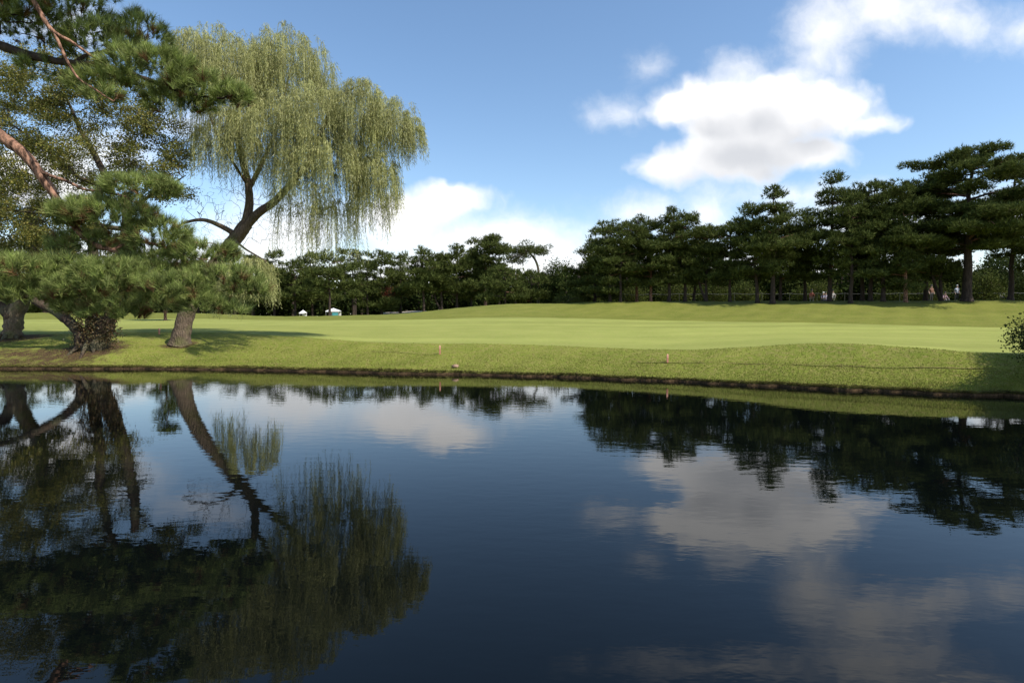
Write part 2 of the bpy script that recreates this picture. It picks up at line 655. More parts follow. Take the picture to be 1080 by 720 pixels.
def hermite(xk, yk, x):
    """smooth monotone-ish interpolation (finite differences limited), vectorised over x"""
    xk, yk = np.asarray(xk, float), np.asarray(yk, float)
    h = np.diff(xk)
    s = np.diff(yk, axis=0) / h.reshape(-1, *([1] * (yk.ndim - 1)))
    m = np.zeros_like(yk)
    m[0], m[-1] = s[0], s[-1]
    a, b = s[:-1], s[1:]
    m[1:-1] = np.where(a * b > 0, 2 * a * b / np.where(np.abs(a + b) < 1e-12, 1, a + b), 0)
    x = np.clip(np.asarray(x, float), xk[0], xk[-1])
    i = np.clip(np.searchsorted(xk, x) - 1, 0, len(xk) - 2)
    sh_ = lambda q: q.reshape(-1, *([1] * (yk.ndim - 1)))
    t = sh_((x - xk[i]) / h[i])
    hh = sh_(h[i])
    return ((2 * t ** 3 - 3 * t ** 2 + 1) * yk[i] + (t ** 3 - 2 * t ** 2 + t) * hh * m[i]
            + (-2 * t ** 3 + 3 * t ** 2) * yk[i + 1] + (t ** 3 - t ** 2) * hh * m[i + 1])


def wob(px):
    return 0.10 * np.sin(px * 0.055) + 0.07 * np.sin(px * 0.131 + 1) + 0.05 * np.sin(px * 0.29 + 2)


def column(px):
    px = np.atleast_1d(np.asarray(px, float))
    D, G = hermite(cpx, cd, px), hermite(cpx, cg, px)
    D = D.copy()
    D[:, 0] += wob(px) * 0.6
    return D, G


def ground(x, y):
    px = 540 + 600 * x / y * cos(TILT)
    D, G = column(px)
    return float(hermite(np.append(D[0], [140, 260, 900]), np.append(G[0], [G[0][-1]] * 3), np.array([y]))[0])


def ground_many(x, y):
    return np.array([ground(a, b) for a, b in zip(x, y)])


def sheet_cols():
    return np.concatenate([np.linspace(-900, -60, 30), np.arange(-50, 1131, 3.0), np.linspace(1140, 1900, 30)])


T_IDX = np.concatenate([np.linspace(0, 3, 46)[:-1], np.linspace(3, 6, 40)[:-1], np.linspace(6, 10, 44)])
PXS = sheet_cols()
Dc, Gc = column(PXS)
rows_d, rows_g = [], []
for k in range(len(PXS)):
    dd = np.interp(T_IDX, np.arange(NP), Dc[k])
    rows_d.append(dd)
    rows_g.append(hermite(Dc[k], Gc[k], dd))
rows_d, rows_g = np.array(rows_d), np.array(rows_g)
rows_d = np.concatenate([rows_d, rows_d[:, -1:] * 0 + 140, rows_d[:, -1:] * 0 + 260, rows_d[:, -1:] * 0 + 900], 1)
rows_g = np.concatenate([rows_g, rows_g[:, -1:], rows_g[:, -1:], rows_g[:, -1:]], 1)
U = ((PXS - 540) / 600 / cos(TILT))[:, None]
# gentle lumps in the rough, none on the mown fairway
nx, ny = rows_d * U, rows_d
amp = np.interp(np.append(T_IDX, [11, 12, 13]), [0, 0.4, 2.6, 3, 6, 6.4, 13], [0.01, 0.05, 0.04, 0.012, 0.012, 0.06, 0.05])[None, :]
rows_g = rows_g + amp * (np.sin(nx * 1.3 + 0.7 * ny) * 0.5 + np.sin(nx * 2.9 - ny * 2.1 + 1) * 0.3 + np.sin(nx * 0.6 + ny * 0.9) * 0.5)
TV = np.stack([nx, ny, rows_g], -1)


def sheet(name, r0, r1, mat, skirt=False):
    v = TV[:, r0:r1 + 1]
    if skirt:   # the undercut earth face down into the water
        e = v[:, :1].copy()
        ins = np.array([0.0, -0.045, 0.0])
        a = e + ins
        a[:, :, 2] = 0.04
        b = e + ins * 1.6
        b[:, :, 2] = -0.6
        v = np.concatenate([b, a, v], 1)
    n, m_ = v.shape[:2]
    i = np.arange(n - 1)[:, None] * m_
    j = np.arange(m_ - 1)[None, :]
    q = np.stack([i + j, i + m_ + j, i + m_ + j + 1, i + j + 1], -1).reshape(-1, 4)
    mb = MB()
    mb.add(v.reshape(-1, 3), q)
    o = mb.build(name, mat, smooth=True)
    o['kind'] = 'structure'
    return o


def turf_mat(name, base, alt, dry, fine=60, bump=0.02, stripes=0.0, dirt=False):
    m, n, l, b = new_mat(name)
    t = n.new('ShaderNodeTexCoord')
    big = n.new('ShaderNodeTexNoise')
    big.inputs['Scale'].default_value = 0.55
    big.inputs['Detail'].default_value = 5
    big.inputs['Roughness'].default_value = 0.6
    l.new(t.outputs['Object'], big.inputs['Vector'])
    r = n.new('ShaderNodeValToRGB')
    r.color_ramp.elements[0].position = 0.36
    r.color_ramp.elements[0].color = (*base, 1)
    r.color_ramp.elements[1].position = 0.66
    r.color_ramp.elements[1].color = (*alt, 1)
    l.new(big.outputs['Fac'], r.inputs[0])
    sm = n.new('ShaderNodeTexNoise')
    sm.inputs['Scale'].default_value = 7.0
    sm.inputs['Detail'].default_value = 8
    sm.inputs['Roughness'].default_value = 0.7
    l.new(t.outputs['Object'], sm.inputs['Vector'])
    mr = n.new('ShaderNodeMapRange')
    mr.inputs['From Min'].default_value = 0.46
    mr.inputs['From Max'].default_value = 0.68
    l.new(sm.outputs['Fac'], mr.inputs['Value'])
    mm = n.new('ShaderNodeMix')
    mm.data_type = 'RGBA'
    l.new(mr.outputs[0], mm.inputs['Factor'])
    l.new(r.outputs[0], mm.inputs['A'])
    mm.inputs['B'].default_value = (*dry, 1)
    last = mm.outputs['Result']
    if stripes:
        mp = n.new('ShaderNodeMapping')
        mp.inputs['Rotation'].default_value = (0, 0, radians(8))
        mp.inputs['Scale'].default_value = (0.02, 0.42, 0)
        l.new(t.outputs['Object'], mp.inputs[0])
        z = n.new('ShaderNodeTexNoise')
        z.inputs['Scale'].default_value = 1.0
        z.inputs['Detail'].default_value = 4
        l.new(mp.outputs[0], z.inputs['Vector'])
        r3 = n.new('ShaderNodeMapRange')
        r3.inputs['From Min'].default_value = 0.35
        r3.inputs['From Max'].default_value = 0.65
        r3.inputs['To Min'].default_value = 1 - stripes
        r3.inputs['To Max'].default_value = 1 + stripes
        l.new(z.outputs['Fac'], r3.inputs['Value'])
        h = n.new('ShaderNodeHueSaturation')
        l.new(last, h.inputs['Color'])
        l.new(r3.outputs[0], h.inputs['Value'])
        last = h.outputs[0]
    if dirt:
        at = n.new('ShaderNodeAttribute')
        at.attribute_name = 'litter'
        z = n.new('ShaderNodeTexNoise')
        z.inputs['Scale'].default_value = 2.5
        z.inputs['Detail'].default_value = 8
        z.inputs['Roughness'].default_value = 0.7
        l.new(t.outputs['Object'], z.inputs['Vector'])
        ad = n.new('ShaderNodeMath')
        ad.operation = 'MULTIPLY_ADD'
        l.new(z.outputs['Fac'], ad.inputs[0])
        ad.inputs[1].default_value = 1.6
        ad.inputs[2].default_value = -0.8
        ad2 = n.new('ShaderNodeMath')
        ad2.operation = 'ADD'
        l.new(ad.outputs[0], ad2.inputs[0])
        l.new(at.outputs['Fac'], ad2.inputs[1])
        mr2 = n.new('ShaderNodeMapRange')
        mr2.inputs['From Min'].default_value = 0.35
        mr2.inputs['From Max'].default_value = 0.7
        l.new(ad2.outputs[0], mr2.inputs['Value'])
        z3 = n.new('ShaderNodeTexNoise')
        z3.inputs['Scale'].default_value = 25
        z3.inputs['Detail'].default_value = 6
        l.new(t.outputs['Object'], z3.inputs['Vector'])
        rd = n.new('ShaderNodeValToRGB')
        rd.color_ramp.elements[0].position = 0.35
        rd.color_ramp.elements[0].color = (0.035, 0.024, 0.013, 1)
        rd.color_ramp.elements[1].position = 0.68
        rd.color_ramp.elements[1].color = (0.115, 0.076, 0.042, 1)
        l.new(z3.outputs['Fac'], rd.inputs[0])
        mm2 = n.new('ShaderNodeMix')
        mm2.data_type = 'RGBA'
        l.new(mr2.outputs[0], mm2.inputs['Factor'])
        l.new(last, mm2.inputs['A'])
        l.new(rd.outputs[0], mm2.inputs['B'])
        last = mm2.outputs['Result']
    l.new(last, b.inputs['Base Color'])
    b.inputs['Roughness'].default_value = 0.95
    b.inputs['Specular IOR Level'].default_value = 0.04
    f = n.new('ShaderNodeTexNoise')
    f.inputs['Scale'].default_value = fine
    f.inputs['Detail'].default_value = 4
    l.new(t.outputs['Object'], f.inputs['Vector'])
    bp = n.new('ShaderNodeBump')
    bp.inputs['Distance'].default_value = bump
    l.new(f.outputs['Fac'], bp.inputs['Height'])
    l.new(bp.outputs[0], b.inputs['Normal'])
    return m


M['rough'] = turf_mat('rough_turf', (0.132, 0.165, 0.027), (0.182, 0.205, 0.04), (0.23, 0.195, 0.072), 40, 0.03, 0.0, True)
M['fairway'] = turf_mat('mown_turf', (0.195, 0.225, 0.055), (0.235, 0.26, 0.068), (0.255, 0.25, 0.085), 80, 0.012, 0.13)
M['mound'] = turf_mat('mound_turf', (0.11, 0.134, 0.022), (0.15, 0.165, 0.032), (0.19, 0.17, 0.055), 40, 0.02, 0.06)
R3_, R6_ = 45, 45 + 39
bank = sheet('ground', 0, R3_, M['rough'], skirt=True)
fair = sheet('fairway', R3_, R6_, M['fairway'])
mound = sheet('mound', R6_, TV.shape[1] - 1, M['mound'])
# litter of needles and bare soil under the trees on the left, bare soil on the bank face
co = np.zeros(len(bank.data.vertices) * 3)
bank.data.vertices.foreach_get('co', co)
co = co.reshape(-1, 3)
pxv = 540 + 600 * co[:, 0] / co[:, 1]
shore = column(pxv)[0][:, 0]
lit = 0.66 * np.clip((170 - pxv) / 110, 0, 1) * np.clip((22.7 - co[:, 1]) / 1.0, 0, 1)
for (cx, cy, cr) in ((P(95, 360, 21.7)[0], 21.7, 1.5), (P(190, 360, 23)[0], 23.0, 0.75), (P(12, 357, 24)[0], 24.0, 1.6)):
    lit = np.maximum(lit, 1.0 * np.clip(1.35 - np.hypot(co[:, 0] - cx, co[:, 1] - cy) / cr, 0, 1))
lit = np.maximum(lit, np.clip((0.065 - co[:, 2]) / 0.02, 0, 1) * 1.5)
at = bank.data.attributes.new('litter', 'FLOAT', 'POINT')
at.data.foreach_set('value', lit)

# the bank on this side of the pond, under and behind the viewer, running out on the left
mb = MB()
xs = np.linspace(-60, 60, 121)
edge = np.interp(xs, [-60, -20, -14, -6, 60], [13.5, 12.5, 9.0, 1.1, 0.9])
v = np.stack([np.stack([xs, edge, xs * 0 - 0.6], 1), np.stack([xs, edge - 0.05, xs * 0 + 0.12], 1),
              np.stack([xs, edge - 1.2, xs * 0 + 0.25], 1), np.stack([xs, edge * 0 - 60, xs * 0 + 0.8], 1)], 1)
i = np.arange(120)[:, None] * 4
j = np.arange(3)[None, :]
mb.add(v.reshape(-1, 3), np.stack([i + j, i + j + 1, i + 4 + j + 1, i + 4 + j], -1).reshape(-1, 4))
nb = mb.build('near_bank', M['rough'], smooth=True)
nb['kind'] = 'structure'

# ---------------------------------------------------------------- water
m, n, l, b = new_mat('pond_water')
b.inputs['Base Color'].default_value = (0.0012, 0.002, 0.0022, 1)
b.inputs['Roughness'].default_value = 0.0
b.inputs['IOR'].default_value = 1.333
t = n.new('ShaderNodeTexCoord')
mp = n.new('ShaderNodeMapping')
mp.inputs['Scale'].default_value = (0.75, 1.6, 1)
mp.inputs['Rotation'].default_value = (0, 0, radians(12))
l.new(t.outputs['Object'], mp.inputs[0])
z = n.new('ShaderNodeTexNoise')
z.inputs['Scale'].default_value = 4.0
z.inputs['Detail'].default_value = 3
z.inputs['Roughness'].default_value = 0.5
l.new(mp.outputs[0], z.inputs['Vector'])
z2 = n.new('ShaderNodeTexNoise')              # calmer and busier patches
z2.inputs['Scale'].default_value = 0.16
z2.inputs['Detail'].default_value = 2
l.new(t.outputs['Object'], z2.inputs['Vector'])
mr = n.new('ShaderNodeMapRange')
mr.inputs['From Min'].default_value = 0.35
mr.inputs['From Max'].default_value = 0.65
mr.inputs['To Min'].default_value = 0.5
mr.inputs['To Max'].default_value = 1.3
l.new(z2.outputs['Fac'], mr.inputs['Value'])
mu = n.new('ShaderNodeMath')
mu.operation = 'MULTIPLY'
l.new(z.outputs['Fac'], mu.inputs[0])
l.new(mr.outputs[0], mu.inputs[1])
bp = n.new('ShaderNodeBump')
bp.inputs['Strength'].default_value = 1.0
bp.inputs['Distance'].default_value = 0.0012
l.new(mu.outputs[0], bp.inputs['Height'])
l.new(bp.outputs[0], b.inputs['Normal'])
M['water'] = m
mb = MB()
mb.add([[-90, -25, 0], [90, -25, 0], [90, 26, 0], [-90, 26, 0]], [[0, 1, 2, 3]])
w_o = mb.build('water', M['water'])
w_o['kind'] = 'structure'

# ---------------------------------------------------------------- painted line on the rough
M['line'] = plain_mat('faded_red_paint', (0.17, 0.095, 0.05), 0.9, 0.5, 6)


def painted_line(pts, width):
    pts = catmull(pts, 10)
    pts[:, 2] = ground_many(pts[:, 0], pts[:, 1]) + 0.03
    mb = MB()
    o_ = np.array([0, width / 2, 0])
    v = np.stack([pts - o_, pts + o_], 1).reshape(-1, 3)
    k = np.arange(len(pts) - 1)[:, None] * 2
    mb.add(v, np.concatenate([k, k + 2, k + 3, k + 1], 1))
    o = mb.build('painted_line', M['line'])
    o['kind'] = 'structure'


def on_ground(px, py):
    """where the ray through that point of the photograph meets the far bank"""
    u, v_ = px_dir(px, py)
    lo = 12.5
    for d in np.arange(12.5, 70, 0.05):
        if CAM_H + v_ * d <= ground(u * d, d):
            return np.array([u * d, d, ground(u * d, d)])
    return np.array([u * 60, 60, ground(u * 60, 60)])


painted_line([on_ground(p, q) for p, q in ((672, 382.5), (740, 383.5), (800, 385), (880, 387), (960, 388.5), (1040, 390), (1120, 391))], 0.055)
painted_line([on_ground(p, q) for p, q in ((392, 371), (430, 372.5), (462, 373.5))], 0.05)

# ---------------------------------------------------------------- grass blades of the rough
rng = np.random.default_rng(5)


def blade_patch(n, tmin, tmax, hmin, hmax, w, lip=False):
    px = rng.uniform(-30, 1120, n)
    D, G = column(px)
    t = rng.uniform(tmin, tmax, n)
    d = np.array([np.interp(tt, np.arange(NP), row) for tt, row in zip(t, D)])
    i_ = np.searchsorted(PXS, px).clip(1, len(PXS) - 1)
    x = (px - 540) / 600 / cos(TILT) * d
    # height read off the built sheet
    f = (px - PXS[i_ - 1]) / (PXS[i_] - PXS[i_ - 1])
    z = np.array([np.interp(tt, T_IDX, rows_g[a - 1][:len(T_IDX)]) * (1 - ff) + np.interp(tt, T_IDX, rows_g[a][:len(T_IDX)]) * ff for tt, a, ff in zip(t, i_, f)])
    base = np.stack([x, d, z - 0.005], 1)
    dirs = norm(rng.normal(size=(n, 3)) * 0.45 + np.array([0, -0.1, 1.0]))
    h = rng.uniform(hmin, hmax, n)
    return base, dirs, h, px


mb = MB()
base, dirs, h, px = blade_patch(130000, 0.0, 3.0, 0.018, 0.045, 0.02)
keep = (rng.uniform(size=len(px)) > np.interp(base[:, 1] - column(px)[0][:, 2], [-0.5, 2.0], [0, 0.9])) & ~((px < 130) & (base[:, 1] < 22.0) & (rng.uniform(size=len(px)) < 0.75))
spikes(mb, base[keep], dirs[keep], h[keep], rng.uniform(0.012, 0.026, keep.sum()), rng)
M['blade'] = leaf_mat('grass_blades', (0.135, 0.168, 0.028), (0.185, 0.208, 0.04), (0.255, 0.225, 0.078), 0.8, 0.3, 0.05)
g_o = mb.build('grass', M['blade'])
g_o['kind'] = 'stuff'
# longer dry tufts over the lip of the bank
mb = MB()
base, dirs, h, px = blade_patch(75000, 0.0, 0.16, 0.05, 0.15, 0.02)
clump = rng.uniform(0, 1, 4000)[(px * 1.1 + 200).astype(int)]
keep = rng.uniform(size=len(px)) < 0.12 + 0.88 * clump ** 1.5
dirs = norm(dirs * np.array([1, 1, 0.45]) + np.array([0, -0.7, -0.15]))
spikes(mb, base[keep], dirs[keep], h[keep], rng.uniform(0.012, 0.028, keep.sum()), rng)
M['lip'] = leaf_mat('dry_grass_blades', (0.06, 0.045, 0.018), (0.13, 0.14, 0.03), (0.24, 0.205, 0.07), 0.7, 0.2, 0.2)
l_o = mb.build('dry_grass', M['lip'])
l_o['kind'] = 'stuff'


# ---------------------------------------------------------------- trees: far pines
def pad(mb, rng, c, r, thick, dens, size, mi=0):
    n = max(6, int(dens * r * r))
    p, d = ell(rng, n, c, (r, r, thick), 0.15)
    p[:, 2] += 0.25 * thick * (1 - ((p[:, :2] - np.asarray(c)[:2]) ** 2).sum(1) / (r * r))
    k = 5
    base = np.repeat(p, k, 0)
    out = np.repeat(norm((p - c) * np.array([1, 1, 0.4])), k, 0)
    dirs = norm(np.repeat(rng.normal(size=p.shape), k, 0) * 0.35 + rng.normal(size=base.shape) * 0.42 + out * 0.6 + np.array([0, 0, 0.6]))
    L = rng.uniform(0.7, 1.25, len(base)) * size
    spikes(mb, base, dirs, L, L * 0.17, rng, mi)


def far_pine(px, d, top, cw, cbase, label, seed, lean=0.0, kind='tiered', red=0.2, thick=1.0, fork=False, group=None, dens=95, full=1.0, K=1.0):
    rng = np.random.default_rng(seed)
    x = (px - 540) / 600 / cos(TILT) * d
    g0 = ground(x, d)
    loc = np.array([x, d, g0 - 0.05])
    H = (P(px, top, d)[2] - g0) / K
    CB = max(0.6, (P(px, cbase + rng.uniform(0, 20) * (1 if K == 1 else 0.6), d)[2] - g0) / K)
    W = cw / 600 * d / K
    LX = lean / 600 * d / K
    t = thing('pine_tree', label, 'tree', loc, group)
    # trunk
    k = 9
    s = np.linspace(0, 1, k)
    tp = np.stack([LX * s ** 1.3 + rng.normal(size=k) * 0.012 * H * s, rng.normal(size=k) * 0.012 * H * s, s * H * 0.96], 1)
    tp[0, :2] = 0
    tp = catmull(tp, 3)
    r0 = (0.014 * H + 0.05) * thick
    tr = r0 * (1 - 0.82 * np.linspace(0, 1, len(tp)) ** 0.9)
    tr[0] *= 1.35
    wb = MB()
    tube(wb, tp, tr, 9, 0)
    zk = tp[:, 2]
    at_z = lambda z_: np.array([np.interp(z_, zk, tp[:, 0]), np.interp(z_, zk, tp[:, 1]), z_])
    if fork:
        q = catmull([at_z(0.05), at_z(0.22 * H) + [-0.55, 0.1, 0], at_z(0.5 * H) + [-0.9, 0.2, 0], at_z(0.75 * H) + [-0.8, 0.2, 0]], 4)
        tube(wb, q, np.linspace(r0 * 0.9, r0 * 0.3, len(q)), 8, 0)
    fb = MB()
    size = 0.34
    z_ = CB
    az = rng.uniform(0, 2 * pi)
    while z_ < H * 0.985:
        tt = (z_ - CB) / max(H - CB, 0.1)
        if kind == 'tiered':
            prof = (1 - tt) ** 0.85 * (0.66 + 0.44 * min(1, tt / 0.25)) + 0.07
        elif kind == 'umbrella':
            prof = 0.45 + 0.75 * tt ** 1.2 if tt < 0.8 else 1.05 * (1 - (tt - 0.8) / 0.32)
        else:
            prof = math.sqrt(max(0.03, 1 - (2 * tt - 0.72) ** 2 / 1.62)) * (1 - 0.28 * tt)
        nl = 3 if tt < 0.9 else 2
        for q_ in range(nl):
            az += 2.4 + rng.uniform(-0.5, 0.5)
            L = W / 2 * prof * rng.uniform(0.5, 1.16)
            st = at_z(z_ + rng.uniform(-0.25, 0.25))
            rise = rng.uniform(0.02, 0.32) * L * (0.5 + tt) / (1 + L / 5)
            e = st + np.array([cos(az) * L, sin(az) * L, rise])
            e[2] = min(e[2], H * 0.97)
            mid = (st + e) / 2 + np.array([0, 0, rng.uniform(-0.02, 0.10) * L]) + rng.normal(size=3) * 0.05 * L
            lp = catmull([st, mid, e], 4)
            if L > 0.5:
                tube(wb, lp, np.linspace(0.016 * L + 0.02, 0.012, len(lp)), 5, 1 if red > rng.uniform() else 0)
            npad = max(1, int(round(L / 0.55 * (0.70 + 0.20 * L) * full)))
            for u in range(npad):
                f = 0.38 + 0.62 * (u + rng.uniform(0.2, 1.0)) / npad
                c = st + (e - st) * f + np.array([-sin(az), cos(az), 0]) * rng.uniform(-0.42, 0.42) * L * f
                c[2] += rng.uniform(-0.12, 0.22)
                pr = rng.uniform(0.45, 0.92) * (0.75 + 0.25 * (1 - tt))
                pad(fb, rng, c, pr, 0.28, dens, size)
                if u and rng.uniform() < 0.5:
                    tube(wb, [st + (e - st) * (f - 0.2), c - [0, 0, 0.1]], [0.018, 0.008], 3, 0)
        z_ += rng.uniform(0.42, 0.78)
    for _ in range(3):
        pad(fb, rng, at_z(H * 0.97) + rng.normal(size=3) * np.array([0.35, 0.35, 0.12]) + [0, 0, -0.1], 0.5, 0.28, dens, size)
    for q_ in (wb, fb):
        q_.v = [a_ * K for a_ in q_.v]
    wb.build('trunk', [M['bark_pine'], M['bark_red']] if red < 0.9 else [M['bark_red'], M['bark_red']], t, True)
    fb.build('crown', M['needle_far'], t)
    return t


RG = 'pines along the crest on the right'
LG = 'pines beyond the fairway on the left'
PINES = [
    # px, d, top, crown width, crown base, label, options
    (627, 62, 241, 62, 300, 'dark pine forming the left end of the right hand grove, branches almost to the ground', dict(group=RG, kind='tiered')),
    (643, 58, 234, 70, 287, 'slim pine whose straight dark trunk is leftmost in the right grove', dict(group=RG)),
    (654, 57, 233, 64, 283, 'dark pine beside the leftmost bare trunk of the right grove, nearly same height', dict(group=RG, kind='round')),
    (671, 60, 229, 66, 285, 'pine with flat ragged top just left of the paired trunks in the right grove', dict(group=RG, red=0.9)),
    (686, 58, 236, 70, 282, 'lower pine with red brown trunk base left of the first tall peak', dict(group=RG, kind='round', red=0.95)),
    (705, 57, 221, 82, 272, 'tall spreading pine making the first high peak of the right grove', dict(group=RG, kind='tiered')),
    (722, 57, 225, 66, 276, 'pine on a straight trunk, left one of a close pair near the first peak', dict(group=RG, kind='round')),
    (731, 58, 240, 60, 274, 'pine on a curved trunk, right one of a close pair near the first peak', dict(group=RG, lean=10)),
    (744, 56, 240, 56, 280, 'pine with forked dark trunk below the dip in the right grove skyline', dict(group=RG, fork=True, kind='round')),
    (769, 55, 236, 66, 283, 'short broad pine right of the skyline dip in the right grove', dict(group=RG, kind='umbrella')),
    (798, 53, 212, 74, 272, 'leaning pine just left of the pointed second peak', dict(group=RG, lean=-10, kind='tiered')),
    (814, 52, 197, 84, 268, 'tall pointed pine making the second peak of the right grove', dict(group=RG, kind='tiered', thick=1.15)),
    (822, 55, 226, 74, 290, 'low dark pine tucked against the pointed second peak on its right', dict(group=RG, kind='round')),
    (848, 56, 222, 66, 292, 'pine with low hanging branches filling the gap after the second peak', dict(group=RG)),
    (874, 52, 183, 78, 266, 'tall pine with layered flat tiers making the third peak', dict(group=RG, kind='tiered')),
    (896, 50, 205, 66, 274, 'pine on a thick dark trunk right of the third peak, near the small spectators', dict(group=RG, kind='round')),
    (908, 52, 198, 56, 276, 'slender pine, second of four close dark trunks right of third peak', dict(group=RG)),
    (917, 51, 192, 66, 270, 'pine with twin tufted top, third of four close dark trunks', dict(group=RG, kind='umbrella')),
    (930, 50, 192, 70, 272, 'pine on the last of four close dark trunks, left of the pale trunk', dict(group=RG, kind='round')),
    (954, 49, 214, 60, 284, 'small pine with a sunlit pale trunk in front of the right grove', dict(group=RG, red=0.95, lean=-6)),
    (975, 53, 188, 66, 274, 'dark pine against the left flank of the biggest pine', dict(group=RG, kind='tiered')),
    (991, 51, 212, 60, 280, 'pine with leaning twin dark trunks left of the biggest pine', dict(group=RG, fork=True, lean=-8)),
    (1018, 49, 153, 160, 246, 'biggest broad crowned pine with very thick trunk at the right', dict(group=RG, kind='round', thick=1.7, red=0.3, full=1.7)),
    (1064, 51, 163, 76, 255, 'tall dark pine right of the biggest pine, close to the picture edge', dict(group=RG, kind='tiered')),
    (1104, 49, 178, 86, 268, 'pine cut by the right edge of the picture', dict(group=RG)),
    (512, 129, 250, 58, 300, 'umbrella topped pine with a straight bare reddish trunk beside the mound', dict(group=LG, K=2.3, kind='umbrella', red=0.95, thick=1.2, dens=115, full=1.35)),
    (447, 122, 262, 52, 306, 'pine with low dark crown left of the mound start', dict(group=LG, K=2.3)),
    (466, 124, 270, 46, 305, 'small pine on two short dark trunks near the mound start', dict(group=LG, K=2.3, fork=True, kind='round')),
    (482, 126, 259, 62, 304, 'full crowned pine just left of the umbrella topped pine', dict(group=LG, K=2.3)),
    (497, 138, 266, 48, 308, 'dark pine half hidden behind the umbrella topped pine on its left', dict(group=LG, K=2.3, kind='round')),
    (533, 108, 283, 60, 310, 'low pine between the umbrella topped pine and the curved one', dict(group=LG, K=2.3, kind='round')),
    (560, 112, 289, 54, 310, 'low dark pine in front of the foot of the curved trunk', dict(group=LG, K=2.3)),
    (423, 129, 268, 54, 308, 'pine with a forked trunk beside the pale sand bunker', dict(group=LG, K=2.3, fork=True)),
    (403, 126, 266, 50, 312, 'pine left of the red maple, with doubled dark trunk', dict(group=LG, K=2.3, kind='round')),
    (388, 124, 282, 46, 310, 'lower layered pine left of the doubled dark trunk', dict(group=LG, K=2.3)),
    (373, 140, 264, 50, 300, 'tall flat topped pine behind the white marquee', dict(group=LG, K=2.3, kind='umbrella')),
    (348, 120, 267, 66, 306, 'wide layered pine whose thin trunk crosses the white marquee', dict(group=LG, K=2.3)),
    (330, 133, 268, 54, 306, 'dark pine directly left of the white marquee', dict(group=LG, K=2.3, kind='round')),
    (312, 126, 276, 50, 308, 'layered pine right of the willow strands hanging low', dict(group=LG, K=2.3)),
    (290, 129, 266, 62, 312, 'pine partly behind the low hanging willow strands', dict(group=LG, K=2.3)),
    (268, 133, 270, 56, 312, 'pine seen through the low hanging willow strands', dict(group=LG, K=2.3, kind='round')),
    (240, 143, 272, 60, 312, 'pine showing to the right of the willow trunk', dict(group=LG, K=2.3)),
    (210, 147, 276, 60, 314, 'pine behind the willow trunk', dict(group=LG, K=2.3, kind='round')),
    (175, 44, 262, 40, 314, 'lone pine with a slim pale trunk standing on open turf left of the willow', dict(group=LG, red=0.95, thick=0.9)),
    (135, 152, 270, 60, 318, 'far pine between the old cherry and the lone pale trunk', dict(group=LG, K=2.3)),
    (60, 138, 262, 66, 318, 'far pine seen under the low limb of the old cherry', dict(group=LG, K=2.3)),
    (20, 147, 255, 70, 318, 'far pine behind the pale mossy trunk at the left edge', dict(group=LG, K=2.3, kind='round')),
]
for k, (px, d, top, cw, cb, lab, opt) in enumerate(PINES):
    far_pine(px, d, top, cw, cb, lab, 100 + k, **opt)

# the curved pine with a bare pale trunk and a single cap of foliage
d = 120
KC = 2.0
root = P(568, 318, d)
root[2] = ground(root[0], d)
t = thing('pine_tree', 'curved pine with bare pale twisting trunk and a lone tilted cap of needles', 'tree', root, LG)
rng = np.random.default_rng(77)
pts = [root - root, P(567, 300, d) - root, P(568, 286, d) - root, P(565, 275, d) - root, P(559, 267, d) - root, P(556, 262, d) - root]
wb, fb = MB(), MB()
c = catmull(pts, 4)
tube(wb, c, np.linspace(0.17, 0.08, len(c)) * KC, 9)
q = catmull([P(567, 289, d) - root, P(573, 289, d) - root, P(577, 291, d) - root, P(578, 297, d) - root], 3)
tube(wb, q, np.linspace(0.08, 0.035, len(q)) * KC, 6)
for (ax, ay, ar) in ((554, 261, 1.1), (546, 266, 1.1), (562, 262, 1.0), (570, 264, 0.8), (540, 272, 0.9), (548, 274, 0.9), (556, 270, 0.9), (535, 276, 0.6), (565, 268, 0.9), (572, 268, 0.6)):
    for _ in range(5):
        cc = P(ax, ay, d) - root + rng.normal(size=3) * np.array([0.35, 0.7, 0.15]) * KC
        pad(fb, rng, cc, ar * 0.75 * KC, 0.28 * KC, 110 / KC ** 2, 0.22 * KC)
        tube(wb, [c[-3], (c[-3] + cc) / 2 + [0, 0, -0.1], cc], [0.1, 0.06, 0.02], 4)
wb.build('trunk', M['bark_pale'], t, True)
fb.build('crown', M['needle_far'], t)


